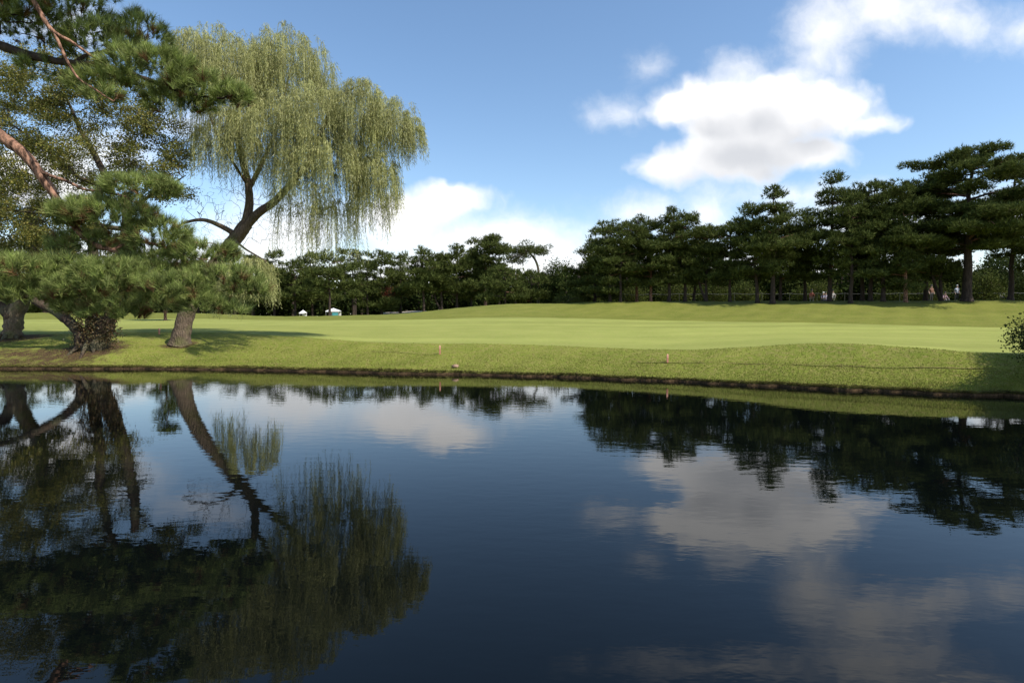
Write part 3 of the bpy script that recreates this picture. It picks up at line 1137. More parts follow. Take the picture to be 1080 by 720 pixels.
# ---------------------------------------------------------------- broadleaf trees and bushes
def leafy(name, cat, label, px, d, lumps, nleaf, lsize, mat, seed, trunk_r=0.12, bark='bark_cherry', group=None, ntarget=160, base_off=0.0, stems=1):
    """lumps: (x, y, z, rx, ry, rz) in metres from the foot"""
    rng = np.random.default_rng(seed)
    x = (px - 540) / 600 / cos(TILT) * d
    t = thing(name, label, cat, (x, d, ground(x, d) - 0.03), group)
    lumps = np.array(lumps, float)
    vol = lumps[:, 3] * lumps[:, 4] * lumps[:, 5]
    vol = vol ** 0.75 / (vol ** 0.75).sum()
    targets = []
    for q, s in zip(lumps, vol):
        p, _ = ell(rng, max(4, int(ntarget * s)), q[:3], q[3:] * 0.92, 0.3)
        targets.append(p)
    targets = np.concatenate(targets)
    targets[:, 2] = np.maximum(targets[:, 2], 0.08)
    top = lumps[:, 2].max()
    polys = []
    for s in range(stems):
        o_ = rng.normal(size=2) * 0.12 * (s > 0)
        e_ = rng.normal(size=2) * 0.25
        tk = catmull([[o_[0], o_[1], 0], [e_[0] * 0.3 + o_[0], e_[1] * 0.3, top * 0.35], [e_[0], e_[1], top * 0.75]], 5)
        rr = np.linspace(trunk_r, trunk_r * 0.4, len(tk))
        rr[0] *= 1.3
        polys.append((tk, rr))
    sk = skeleton(polys, targets, rng, 0.4, 0.008)
    wb, fb = MB(), MB()
    wood(wb, sk, rng)
    nt = len(targets)
    per = max(1, nleaf // nt)
    base = np.repeat(targets, per, 0) + rng.normal(size=(nt * per, 3)) * lsize * 2.4
    dirs = norm(rng.normal(size=base.shape) + np.array([0, 0, -0.15]))
    L = rng.uniform(0.7, 1.3, len(base)) * lsize
    leaves(fb, base, dirs, L, L * 0.62, rng)
    wb.build('trunk' if cat == 'tree' else 'stems', M[bark], t, True)
    fb.build('crown' if cat == 'tree' else 'foliage', M[mat], t)
    return t


leafy('broadleaf_tree', 'tree', 'round dark leafy tree right of the curved pine, lower than its neighbours', 588, 116,
      [(0, 0, 6.0, 4.0, 4.0, 3.2), (-1.6, 0, 4.4, 3.2, 3.6, 3.2), (1.8, 0.4, 4.0, 3.0, 3.4, 3.2), (0, 0, 2.4, 3.8, 3.8, 2.2)], 12000, 0.32, 'broad', 301)
leafy('broadleaf_tree', 'tree', 'broad dark leafy tree under the pines at the far right edge', 1066, 60,
      [(0, 0, 3.2, 3.2, 2.6, 2.2), (-2.2, 0, 2.2, 2.2, 2.2, 1.6), (2.6, 0, 2.4, 2.4, 2.4, 1.9), (0, 0, 1.3, 3.6, 2.6, 1.2)], 13000, 0.18, 'broad', 302)
leafy('maple_tree', 'tree', 'small red leaved maple among the left hand pines', 412, 124,
      [(0, 0, 5.2, 1.1, 1.1, 0.9), (-0.9, 0, 4.0, 0.9, 1.0, 0.6)], 320, 0.22, 'maple', 303, 0.05)
leafy('shrub', 'shrub', 'low rounded shrub at the foot of the left end of the right grove', 599, 60,
      [(0, 0, 0.5, 1.1, 0.9, 0.55), (0.7, 0, 0.35, 0.8, 0.7, 0.4), (-0.8, 0, 0.3, 0.7, 0.7, 0.35)], 2500, 0.1, 'bush', 304, 0.04, stems=3)
BG = 'bushes behind the right grove'
for k, (px, d, w, h, lab) in enumerate([
        (858, 64, 3.2, 2.2, 'sunlit light green bush above the group of small spectators'),
        (1037, 58, 2.6, 2.8, 'sunlit feathery bush right of the thickest pine trunk'),
        (942, 66, 2.4, 2.4, 'yellow green bush between the four dark trunks and the pale one'),
        (711, 68, 3.0, 2.8, 'light green bush seen left of the close pair of trunks'),
        (752, 70, 2.8, 2.6, 'green bush seen between the forked trunk and the short broad pine'),
        (785, 70, 3.0, 2.4, 'green bush seen left of the leaning trunk near the second peak'),
        (665, 70, 2.6, 2.4, 'green bush behind the trunks at the left of the right grove'),
        (978, 64, 2.6, 2.2, 'dull green bush behind the leaning twin trunks'),
        (620, 70, 2.4, 2.2, 'green bush beneath the left end of the right grove')]):
    leafy('bush', 'bush', lab, px, d,
          [(0, 0, h * 0.5, w * 0.5, w * 0.5, h * 0.5), (-w * 0.4, 0.2, h * 0.35, w * 0.4, w * 0.4, h * 0.35), (w * 0.4, 0, h * 0.42, w * 0.38, w * 0.4, h * 0.4),
           (0.1, 0, h * 0.85, w * 0.3, w * 0.3, h * 0.25)], 4200, 0.15, 'bush', 320 + k, 0.05, group=BG, stems=3)

# leafy tree standing off the right edge: its lowest boughs reach into the picture and its shadow falls on the bank
leafy('broadleaf_tree', 'tree', 'leafy tree at the right edge, low boughs leaning over the bank', 1231, 13.3,
      [(-3.42, -0.7, 1.15, 0.75, 0.7, 0.50), (-2.6, -0.6, 1.3, 0.9, 0.8, 0.62), (-1.2, -0.5, 1.9, 1.3, 1.1, 0.9), (0.1, -0.4, 2.7, 1.7, 1.3, 1.3), (0.8, -0.2, 3.6, 1.8, 1.4, 1.2), (0.4, -0.3, 1.3, 1.5, 1.3, 0.8)],
      100000, 0.055, 'broad', 340, 0.14, ntarget=3400)

# ---------------------------------------------------------------- far wood closing the view
rng = np.random.default_rng(12)
mb = MB()
for k in range(1900):
    px = rng.uniform(-260, 1360)
    left = px < 590
    d = rng.uniform(162, 240) if left else rng.uniform(76, 120)
    x = (px - 540) / 600 * d
    q = 2.1 if left else 1.0
    h = rng.uniform(4.0, 7.0) * q
    g0 = ground(x, d)
    nn = 170
    zc = rng.uniform(0.08, 0.85) * h
    p, dd = ell(rng, nn, (x, d, g0 + zc), (rng.uniform(1.4, 2.6) * q, 1.6 * q, rng.uniform(0.9, 1.6) * q), 0.3)
    p[:, 2] = np.maximum(p[:, 2], g0)
    L = rng.uniform(0.35, 0.75, nn) * q
    leaves(mb, p, norm(rng.normal(size=p.shape) + dd * 0.6), L, L * 0.6, rng)
for k in range(260):
    px = rng.uniform(-260, 1360)
    d = rng.uniform(158, 200) if px < 590 else rng.uniform(78, 100)
    x = (px - 540) / 600 * d
    g0 = ground(x, d)
    q = 2.1 if px < 590 else 1.0
    tube(mb, [[x, d, g0 - 0.1], [x + rng.uniform(-0.3, 0.3), d, g0 + 5 * q]], [0.16 * q, 0.08 * q], 5, 1)
fw = mb.build('far_wood', [M['wood_far'], M['bark_pine']])
fw['kind'] = 'stuff'

# ---------------------------------------------------------------- the willow
rng = np.random.default_rng(21)
WD = 23.5
base = P(190, 363, 23.0)
base[2] = ground(base[0], 23.0) - 0.05
wt = thing('willow_tree', 'tall weeping willow with leaning trunk and yellow green hanging strands by the water', 'tree', base)
trunk = catmull([base, P(192, 350, 23.0), P(198, 328, 23.05), P(212, 300, 23.1), P(232, 272, 23.2), P(252, 247, 23.3), P(260, 236, 23.4)], 5) - base
tr = np.interp(np.linspace(0, 1, len(trunk)), [0, 0.08, 0.25, 0.6, 1], [0.46, 0.36, 0.31, 0.27, 0.25])
LIMBS = [
    ([(258, 240, 23.4), (263, 215, 23.5), (261, 190, 23.6), (254, 165, 23.7), (250, 140, 23.8), (256, 100, 24), (262, 60, 24.2)], 0.19, 0.02),
    ([(258, 240, 23.4), (272, 225, 23.3), (290, 212, 23.1), (312, 188, 23), (332, 160, 22.8), (345, 125, 22.8), (362, 100, 22.8), (380, 90, 22.8)], 0.19, 0.02),
    ([(262, 200, 23.6), (275, 175, 24.2), (290, 140, 24.6), (300, 100, 24.8), (310, 60, 25)], 0.11, 0.02),
    ([(312, 188, 23), (345, 172, 22.8), (380, 160, 22.7), (405, 140, 22.8), (425, 128, 22.8)], 0.11, 0.03),
    ([(250, 248, 23.3), (232, 238, 23), (215, 232, 22.8), (198, 234, 22.6), (185, 240, 22.4)], 0.12, 0.03),
    ([(261, 195, 23.6), (245, 170, 22.6), (228, 140, 22), (215, 95, 21.8), (222, 60, 21.9)], 0.06, 0.015),
    ([(246, 252, 23.2), (258, 262, 22.2), (268, 268, 21.6), (280, 275, 21.3)], 0.05, 0.02),
    ([(290, 212, 23.1), (308, 214, 22.8), (322, 226, 22.5), (330, 238, 22.4)], 0.05, 0.02),
]
polys = [(trunk, tr)]
for pts, a, b_ in LIMBS:
    c = catmull([P(*q) for q in pts], 5) - base
    polys.append((c, np.linspace(a, b_, len(c))))
# crown lumps: photo direction, half width, half height, distance, depth half size, strands, strand length
LUMPS = [
    (232, 80, 46, 50, 22.6, 2.0, 520, (0.7, 2.1)), (205, 62, 26, 30, 22.2, 1.2, 150, (0.6, 1.6)), (262, 68, 36, 34, 24.2, 1.4, 220, (0.7, 1.8)),
    (308, 80, 44, 48, 24.2, 2.0, 560, (0.7, 2.2)), (330, 120, 36, 34, 22.4, 1.4, 260, (0.7, 1.8)),
    (382, 120, 29, 42, 23, 1.6, 360, (0.7, 1.9)), (412, 130, 28, 30, 23, 1.3, 260, (0.7, 1.5)), (434, 136, 13, 13, 22.9, 0.6, 80, (0.6, 1.4)),
    (342, 168, 54, 30, 22.6, 1.8, 420, (0.8, 2.1)), (396, 182, 24, 26, 22.8, 1.2, 190, (0.8, 1.9)), (285, 140, 50, 44, 22.9, 2.0, 430, (0.7, 2.0)),
    (237, 140, 34, 30, 22.4, 1.4, 170, (0.8, 2.2)), (212, 150, 12, 20, 23, 0.8, 28, (0.8, 1.8)), (318, 203, 32, 14, 22.2, 1.1, 70, (0.7, 1.6)),
    (352, 222, 24, 12, 22.8, 1.0, 80, (0.8, 2.5)), (392, 212, 20, 12, 22.8, 1.0, 60, (0.6, 1.7)), (312, 222, 16, 8, 22.3, 0.8, 26, (0.8, 2.2)), (264, 282, 24, 12, 21.4, 1.0, 110, (0.7, 1.7)), (240, 300, 14, 8, 21.6, 0.6, 30, (0.6, 1.5)),
]
starts, lens, outs = [], [], []
for (px, py, rx, ry, dd, rd, ns, (l0, l1)) in LUMPS:
    c = P(px, py, dd) - base
    r = np.array([rx / 600 * dd, rd, ry / 600 * dd])
    p, dv_ = ell(rng, int(ns * 2.5), c, r, 0.25, up=-0.45)
    cen = p[rng.permutation(len(p))[:max(4, len(p) // 13)]]
    near = cen[np.argmin(((p[:, None, :] - cen[None]) ** 2).sum(2), 1)]
    p = p + (near - p) * 0.52
    starts.append(p)
    outs.append(dv_)
    lens.append(rng.uniform(l0, l1, len(p)))
starts, outs, lens = np.concatenate(starts), np.concatenate(outs), np.concatenate(lens)
sel = rng.permutation(len(starts))[:1500]
# bare twigs in the open middle too
tw = np.array([P(rng.uniform(190, 335), rng.uniform(195, 258), rng.uniform(22.3, 24)) - base for _ in range(650)])
sk = skeleton(polys, np.concatenate([starts[sel], tw]), rng, 0.3, 0.0040, 0.44, 0.045, sag=-0.12)
tb, bb = MB(), MB()
tube(tb, trunk, tr, 18, lump=0.06, rng=rng)
sk2 = (sk[0], sk[1], sk[2], sk[3])
wood(bb, sk2, rng, lump=0.03, skip=len(trunk))
# strands
fb, sb = MB(), MB()
ground_clear = 0.5
B, Dn, Ln = [], [], []
for s, o_, Lx in zip(starts, outs, lens):
    hx = norm(np.array([o_[0], o_[1], 0.0]) + rng.normal(size=3) * np.array([0.4, 0.4, 0]))
    k = max(5, int(Lx / 0.055))
    u = np.arange(k) / k
    arch = 0.10 + 0.16 * rng.uniform()
    pts = s + np.outer(1 - np.exp(-3.5 * u), hx) * arch * Lx
    pts[:, 2] += 0.12 * Lx * np.sin(np.minimum(u * 2.4, 1) * pi) * (u < 0.42) - Lx * np.clip(u - 0.08, 0, 1) ** 1.15
    pts += np.cumsum(rng.normal(size=(k, 3)) * 0.006, 0)
    if (pts + base)[:, 2].min() < 0.9:
        pts = pts[(pts + base)[:, 2] > 0.9 + rng.uniform(0, 0.6)]
        if len(pts) < 3:
            continue
    B.append(pts)
    dd = norm(rng.normal(size=(len(pts), 3)) * 0.42 + np.array([0, 0, -0.92]) + hx * 0.15)
    Dn.append(dd)
    if rng.uniform() < 0.45:
        tube(sb, pts[::max(1, len(pts) // 6)], np.full(len(pts[::max(1, len(pts) // 6)]), 0.0045), 3, cap=False)
B, Dn = np.concatenate(B), np.concatenate(Dn)
L = rng.uniform(0.11, 0.19, len(B))
leaves(fb, B, Dn, L, rng.uniform(0.012, 0.021, len(B)), rng)
tb.build('trunk', M['bark_willow'], wt, True)
bb.build('branches', M['bark_willow'], wt, True)
cr = fb.build('crown', M['willow'], wt)
sb.build('hanging_stems', M['willow'], cr)


# ---------------------------------------------------------------- old cherries on the left bank
def cherry(label, foot, limbs, lumps, seed, bark, ntarget, nleaf, mats='cherry', roots=True):
    rng = np.random.default_rng(seed)
    t = thing('cherry_tree', label, 'tree', foot, 'old cherries on the left bank')
    polys = []
    for pts, a, b_ in limbs:
        c = catmull([P(*q) for q in pts], 5) - foot
        rr = np.linspace(a, b_, len(c)) * (1 + 0.08 * rng.normal(size=len(c)))
        polys.append((c, rr))
    if roots:
        for k in range(7):
            a = k * 0.9 + rng.uniform(0, 0.5)
            Lr = rng.uniform(0.5, 0.95)
            q = np.array([[cos(a) * 0.15, sin(a) * 0.15, 0.35], [cos(a) * 0.4, sin(a) * 0.4, 0.08], [cos(a) * Lr, sin(a) * Lr, -0.12]])
            q[-1, 2] += ground(foot[0] + q[-1, 0], foot[1] + q[-1, 1]) - foot[2]
            polys.append((q, np.array([0.12, 0.075, 0.03])))
    targets = []
    for (px, py, rx, ry, dd, rd, share) in lumps:
        c = P(px, py, dd) - foot
        p, _ = ell(rng, int(ntarget * share), c, (rx / 600 * dd, rd, ry / 600 * dd), 0.2)
        targets.append(p)
    targets = np.concatenate(targets)
    fq = np.array([[2.6, 1.1, 3.6], [-1.9, 2.7, 2.9], [1.2, -2.2, 4.4], [3.4, 3.0, -1.8]])
    lv = np.sin(targets @ fq.T + rng.uniform(0, 6, 4)).sum(1)
    targets = targets[lv > -0.45]
    sk = skeleton(polys, targets, rng, 0.3, 0.0055, 0.46, 0.16)
    tb, bb, fb = MB(), MB(), MB()
    for c, rr in polys[:1]:
        tube(tb, c, rr, 16, lump=0.05, rng=rng)
    wood(bb, sk, rng, lump=0.05, skip=len(polys[0][0]))
    per = max(1, nleaf // len(targets))
    bse = np.repeat(targets, per, 0) + rng.normal(size=(len(targets) * per, 3)) * np.array([0.14, 0.14, 0.075])
    dirs = norm(rng.normal(size=bse.shape) + np.array([0, 0, -0.5]))
    L = rng.uniform(0.05, 0.10, len(bse))
    leaves(fb, bse, dirs, L, L * 0.55, rng)
    tb.build('trunk', M[bark], t, True)
    bb.build('branches', M['bark_cherry'], t, True)
    fb.build('crown', M[mats], t)
    return t


f = P(95, 364, 21.7)
f[2] = ground(f[0], 21.7) - 0.05
cherry('gnarled cherry at the water, ivy on its base, low limb reaching left', f, [
    ([(104, 368, 21.7), (108, 352, 21.7), (116, 330, 21.7), (124, 305, 21.7), (130, 270, 21.8), (134, 235, 21.9), (132, 205, 22)], 0.34, 0.14),
    ([(86, 366, 21.6), (84, 352, 21.6), (74, 340, 21.6), (58, 328, 21.6), (38, 318, 21.5), (15, 308, 21.5), (-20, 296, 21.4), (-60, 270, 21.4)], 0.24, 0.08),
    ([(94, 366, 21.8), (96, 345, 21.8), (98, 320, 21.9), (100, 290, 22), (98, 250, 22.2), (104, 205, 22.4), (112, 186, 22.5)], 0.24, 0.12),
    ([(112, 186, 22.5), (98, 160, 22.6), (86, 140, 22.7), (74, 112, 22.8), (60, 80, 22.8)], 0.12, 0.03),
    ([(132, 205, 22), (142, 175, 22), (146, 150, 22), (160, 120, 22), (170, 100, 22)], 0.12, 0.03),
    ([(106, 196, 22.4), (82, 186, 22.2), (64, 170, 22), (40, 150, 22), (10, 130, 22)], 0.09, 0.03),
    ([(134, 225, 21.9), (160, 205, 21.7), (180, 195, 21.6), (196, 185, 21.6)], 0.08, 0.02),
    ([(116, 240, 22), (80, 230, 21.6), (40, 225, 21.4), (0, 220, 21.4)], 0.09, 0.03),
], [
    (60, 85, 60, 34, 22.4, 1.8, 0.15), (120, 110, 56, 34, 22.2, 1.8, 0.16), (30, 130, 56, 34, 22.2, 1.8, 0.12), (160, 150, 42, 36, 21.9, 1.6, 0.12),
    (100, 165, 60, 26, 22, 1.8, 0.08), (15, 180, 44, 30, 21.8, 1.6, 0.08), (175, 190, 26, 24, 21.8, 1.2, 0.05), (30, 235, 50, 28, 21.6, 1.6, 0.10),
    (90, 255, 60, 28, 22.0, 1.6, 0.08), (20, 285, 46, 18, 21.6, 1.2, 0.05), (110, 300, 40, 16, 21.4, 0.9, 0.04),
], 401, 'bark_cherry', 3400, 90000)
# ivy clinging to the old cherry's foot
f2 = P(12, 358, 24.0)
f2[2] = ground(f2[0], 24.0) - 0.05
cherry('cherry with pale mossy trunk at the left edge, behind the gnarled one', f2, [
    ([(12, 360, 24), (14, 345, 24), (17, 330, 24), (26, 312, 24), (35, 295, 24.1), (36, 260, 24.3), (30, 220, 24.5)], 0.38, 0.17),
    ([(14, 335, 24), (0, 318, 24.2), (-20, 300, 24.4), (-40, 260, 24.6), (-60, 210, 24.8)], 0.3, 0.1),
    ([(30, 220, 24.5), (20, 180, 24.8), (24, 140, 25), (10, 100, 25)], 0.14, 0.04),
    ([(36, 260, 24.3), (60, 225, 24.6), (76, 190, 25), (92, 160, 25.2)], 0.12, 0.03),
], [
    (0, 90, 60, 44, 25, 2, 0.2), (-60, 150, 70, 60, 25, 2, 0.2), (40, 170, 60, 34, 25, 2, 0.16), (0, 215, 50, 36, 24.6, 2, 0.2), (-50, 270, 50, 26, 24.4, 1.6, 0.1),
    (60, 240, 50, 30, 24.8, 1.6, 0.1), (110, 200, 30, 30, 25, 1.2, 0.06), (20, 262, 50, 26, 24.6, 1.4, 0.16), (95, 262, 40, 24, 25, 1.4, 0.12), (30, 300, 40, 14, 24.2, 1.0, 0.06),
], 402, 'bark_pale', 3400, 100000)
rng = np.random.default_rng(44)
mb = MB()
p1 = []
for _ in range(700):
    s = rng.uniform()
    c = P(80 + 42 * rng.uniform(), 362 - 62 * s, 21.45 + rng.uniform(-0.15, 0.3))
    p1.append(c + rng.normal(size=3) * 0.10)
p1 = np.repeat(np.array(p1), 9, 0) + rng.normal(size=(700 * 9, 3)) * 0.09
leaves(mb, p1, norm(rng.normal(size=p1.shape) + [0, -0.4, -0.4]), rng.uniform(0.05, 0.09, len(p1)), rng.uniform(0.035, 0.06, len(p1)), rng)
M['ivy'] = leaf_mat('ivy_leaves', (0.03, 0.035, 0.012), (0.07, 0.055, 0.02), (0.13, 0.08, 0.035), 0.5, 0.15, 0.3)
iv = mb.build('ivy', M['ivy'])
tag(iv, 'tangled brownish ivy hanging on the foot of the gnarled cherry', 'ivy')

# ---------------------------------------------------------------- the near pine reaching in from the left
rng = np.random.default_rng(31)
foot = np.array([-12.6, 8.3, 0.15])
pt = thing('pine_tree', 'red barked pine reaching long needle laden boughs in from the left over the water', 'tree', foot)
tk = catmull([foot, foot + [0.15, 0.1, 2.2], foot + [0.5, 0.2, 4.4], foot + [0.7, 0.4, 6.6], foot + [0.6, 0.5, 8.6]], 5) - foot
tb = MB()
tube(tb, tk, np.linspace(0.34, 0.14, len(tk)), 14, lump=0.05, rng=rng)
tb.build('trunk', M['bark_red'], pt, True)


def rel(q):
    return P(*q) - foot


def bough(first, pts, a, b_):
    c = catmull([np.array(first)] + [rel(q) for q in pts], 6)
    return c, np.linspace(a, b_, len(c))


BOUGHS = [   # (main limb, side limbs, bark)
    ('bark_red', [bough((0.6, 0.3, 5.6), [(-140, 70, 9.1), (-60, 105, 9.2), (0, 143, 9.2), (28, 165, 9.2), (44, 186, 9.2), (56, 203, 9.2), (64, 218, 9.2), (76, 236, 9.3), (96, 256, 9.3), (118, 264, 9.3), (150, 276, 9.3), (190, 286, 9.3)], 0.115, 0.02),
                  bough(rel((38, 178, 9.2)), [(52, 185, 9.15), (70, 191, 9.1), (90, 200, 9.05), (110, 202, 9.0), (135, 208, 8.95)], 0.032, 0.012),
                  bough(rel((96, 256, 9.3)), [(70, 262, 9.2), (40, 270, 9.0), (10, 282, 8.9)], 0.03, 0.012),
                  bough(rel((118, 264, 9.3)), [(140, 255, 9.4), (165, 258, 9.4), (195, 270, 9.4), (220, 274, 9.4)], 0.03, 0.01)]),
    ('bark_pine', [bough((0.7, 0.4, 6.4), [(-120, 10, 9.3), (-50, 30, 9.2), (0, 48, 9.1), (30, 58, 9.1), (70, 66, 9.1), (105, 69, 9.1), (150, 82, 9.1), (195, 98, 9.1), (235, 104, 9.1)], 0.10, 0.015),
                   bough(rel((78, 66, 9.1)), [(92, 58, 9.2), (105, 55, 9.3), (125, 50, 9.4), (150, 42, 9.5)], 0.035, 0.012)]),
    ('bark_red', [bough((0.7, 0.5, 7.6), [(-60, -70, 8.7), (10, -45, 8.6), (35, 0, 8.6), (50, 26, 8.6), (60, 36, 8.6), (75, 44, 8.6), (92, 56, 8.6), (110, 68, 8.65), (126, 78, 8.7)], 0.05, 0.008),
                  bough(rel((58, 36, 8.6)), [(66, 54, 8.55), (74, 70, 8.5), (84, 84, 8.5), (98, 93, 8.5), (110, 101, 8.5), (120, 107, 8.5)], 0.024, 0.008)]),
    ('bark_pine', [bough((0.3, 0.1, 3.4), [(-170, 250, 9.2), (-90, 280, 9.3), (-40, 290, 9.35), (10, 296, 9.4), (50, 299, 9.4), (95, 303, 9.4), (140, 305, 9.4), (190, 308, 9.4), (240, 306, 9.4), (270, 302, 9.4)], 0.07, 0.010)]),
]
# needle pads: photo direction, half width, half height, distance, half depth, shoots, which bough
PADS = [
    (148, 200, 42, 13, 9.0, 0.40, 150, 0), (112, 228, 56, 19, 9.1, 0.50, 260, 0), (170, 252, 34, 22, 9.3, 0.45, 170, 0), (214, 268, 38, 13, 9.4, 0.40, 130, 0),
    (95, 258, 46, 14, 9.5, 0.35, 110, 0), (160, 278, 44, 12, 9.4, 0.4, 110, 0), (75, 226, 22, 10, 9.0, 0.3, 60, 0),
    (22, 290, 44, 20, 8.8, 0.5, 210, 3), (70, 284, 30, 15, 9.0, 0.4, 100, 3), (118, 296, 40, 22, 8.8, 0.5, 220, 3), (86, 306, 34, 16, 8.7, 0.4, 120, 3),
    (160, 290, 26, 14, 9.2, 0.4, 90, 3), (186, 306, 36, 17, 8.9, 0.45, 150, 3), (236, 294, 42, 13, 9.2, 0.4, 120, 3), (262, 306, 22, 8, 9.3, 0.3, 50, 3),
    (216, 322, 32, 11, 9.1, 0.4, 110, 3), (-55, 285, 50, 26, 8.8, 0.6, 140, 3), (34, 312, 36, 12, 8.9, 0.45, 100, 3), (-5, 304, 26, 12, 8.8, 0.4, 70, 3),
    (78, 326, 20, 7, 8.9, 0.3, 40, 3), (140, 331, 20, 6, 9.0, 0.3, 36, 3), (106, 330, 18, 7, 8.8, 0.3, 36, 3), (246, 326, 16, 6, 9.2, 0.3, 26, 3),
    (128, 320, 34, 10, 8.9, 0.4, 80, 3), (168, 322, 22, 8, 9.0, 0.3, 45, 3),
    (62, 22, 62, 26, 9.3, 0.7, 260, 1), (-5, 14, 60, 34, 9.1, 0.8, 240, 1), (112, 52, 44, 24, 9.3, 0.6, 190, 1), (150, 40, 28, 20, 9.5, 0.45, 90, 1),
    (158, 76, 54, 20, 9.0, 0.55, 220, 1), (212, 96, 46, 15, 9.1, 0.45, 150, 1), (188, 108, 40, 9, 9.2, 0.4, 80, 1), (246, 104, 22, 8, 9.1, 0.3, 45, 1),
    (141, 22, 7, 14, 9.5, 0.12, 16, 1), (110, 90, 40, 12, 9.0, 0.4, 80, 1), (50, 75, 34, 9, 9.3, 0.4, 30, 1), (-80, -20, 70, 40, 9.2, 0.8, 120, 1),
    (150, -300, 90, 50, 8.0, 0.9, 700, 2), (60, -280, 110, 50, 8.0, 0.9, 650, 2), (240, -330, 90, 45, 7.8, 0.8, 600, 2), (170, -230, 80, 40, 8.3, 0.7, 350, 2), (60, -200, 90, 40, 8.6, 0.8, 200, 2), (0, -120, 90, 40, 8.8, 0.8, 160, 2), (150, -160, 80, 26, 8.8, 0.8, 160, 2),  # unseen upper crown, out of view, added to shade the boughs below
    (60, -35, 90, 30, 8.9, 0.8, 200, 2), (110, 100, 18, 8, 8.5, 0.2, 24, 2), (130, 82, 12, 8, 8.7, 0.2, 16, 2),
]
pad_pts = {0: [], 1: [], 2: [], 3: []}
for (px, py, rx, ry, dd, rd, ns, bi) in PADS:
    c = P(px, py, dd) - foot
    r = np.array([rx / 600 * dd, rd, ry / 600 * dd])
    p, dv_ = ell(rng, int(ns * 1.0), c, r, 0.5, up=-0.5)
    pad_pts[bi].append(p)
    ax = norm(dv_ * np.array([0.55, 0.55, 0.35]) + np.array([0, 0, 0.75]) + rng.normal(size=p.shape) * 0.25)
    k = 46
    along = rng.uniform(-0.07, 0.03, (len(p), k))
    base = (p[:, None, :] + ax[:, None, :] * along[..., None]).reshape(-1, 3)
    axr = np.repeat(ax, k, 0)
    rd_ = rand_dirs(rng, len(base))
    rd_ = norm(rd_ - axr * (rd_ * axr).sum(1, keepdims=True))
    th = rng.uniform(radians(8), radians(62), len(base))[:, None]
    dirs = axr * np.cos(th) + rd_ * np.sin(th)
    fb = MB()
    L = rng.uniform(0.10, 0.18, len(base))
    spikes(fb, base, dirs, L, rng.uniform(0.006, 0.0095, len(base)), rng)
    dead = np.repeat(rng.uniform(size=len(p)) < np.where(dv_[:, 2] < 0.1, 0.12, 0.02), k)
    fb.m[-1] = dead.astype(int)
    fb.build('needle_pad', [M['needle_near'], M['dead']], pt)
for bi, (bark, polys) in enumerate(BOUGHS):
    sk = skeleton(polys, np.concatenate(pad_pts[bi]), rng, 0.12, 0.0022, 0.46, 0.12)
    wb = MB()
    wood(wb, sk, rng, lump=0.07)
    wb.build('bough', M[bark], pt, True)

# ---------------------------------------------------------------- small things on the bank
M['stake'] = plain_mat('faded_pink_paint', (0.62, 0.30, 0.22), 0.7)
M['stake_red'] = plain_mat('faded_red_paint', (0.48, 0.20, 0.14), 0.7)


def stake(px, py, h, label):
    g = on_ground(px, py)
    t = thing('hazard_stake', label, 'stake', g, 'hazard stakes on the bank')
    w = 0.024
    a, c = MB(), MB()
    for (mbx, z0, z1, ww) in ((a, -0.1, h * 0.62, w), (c, h * 0.62, h, w * 1.08)):
        v = [[sx * ww, sy * ww, zz] for zz in (z0, z1) for sx, sy in ((-1, -1), (1, -1), (1, 1), (-1, 1))]
        f_ = [[0, 1, 5, 4], [1, 2, 6, 5], [2, 3, 7, 6], [3, 0, 4, 7], [3, 2, 1, 0]]
        mbx.add(v, f_)
        tip = [[sx * ww, sy * ww, z1] for sx, sy in ((-1, -1), (1, -1), (1, 1), (-1, 1))] + [[0, 0, z1 + 0.03]]
        mbx.add(tip, [[0, 1, 4], [1, 2, 4], [2, 3, 4], [3, 0, 4]])
    a.build('post', M['stake_red'], t)
    c.build('pale_top', M['stake'], t)


stake(464, 373, 0.27, 'short pink topped stake on the rough left of the middle, near the brown stone')
stake(704, 382.5, 0.24, 'short pink topped stake beside the painted line right of the middle')
stake(168, 352.5, 0.24, 'short pinkish stake left of the willow trunk')

rng = np.random.default_rng(8)
import bmesh
bm = bmesh.new()
bmesh.ops.create_icosphere(bm, subdivisions=3, radius=1)
for v in bm.verts:
    q = v.co.copy()
    k = 1 + 0.16 * sin(q.x * 3 + 1) + 0.12 * sin(q.y * 4 + q.z * 3) + 0.05 * sin(q.x * 9 + q.z * 7)
    v.co = Vector((q.x * 0.135 * k, q.y * 0.09 * k, q.z * 0.055 * k + 0.03))
me = bpy.data.meshes.new('stone')
bm.to_mesh(me)
bm.free()
for pl in me.polygons:
    pl.use_smooth = True
M['stone'] = plain_mat('brown_stone', (0.26, 0.17, 0.11), 0.9, 0.4, 14)
me.materials.append(M['stone'])
so = bpy.data.objects.new('stone', me)
COL.objects.link(so)
so.location = on_ground(480, 387)
tag(so, 'brown stone lying in the rough just above the water edge', 'stone')

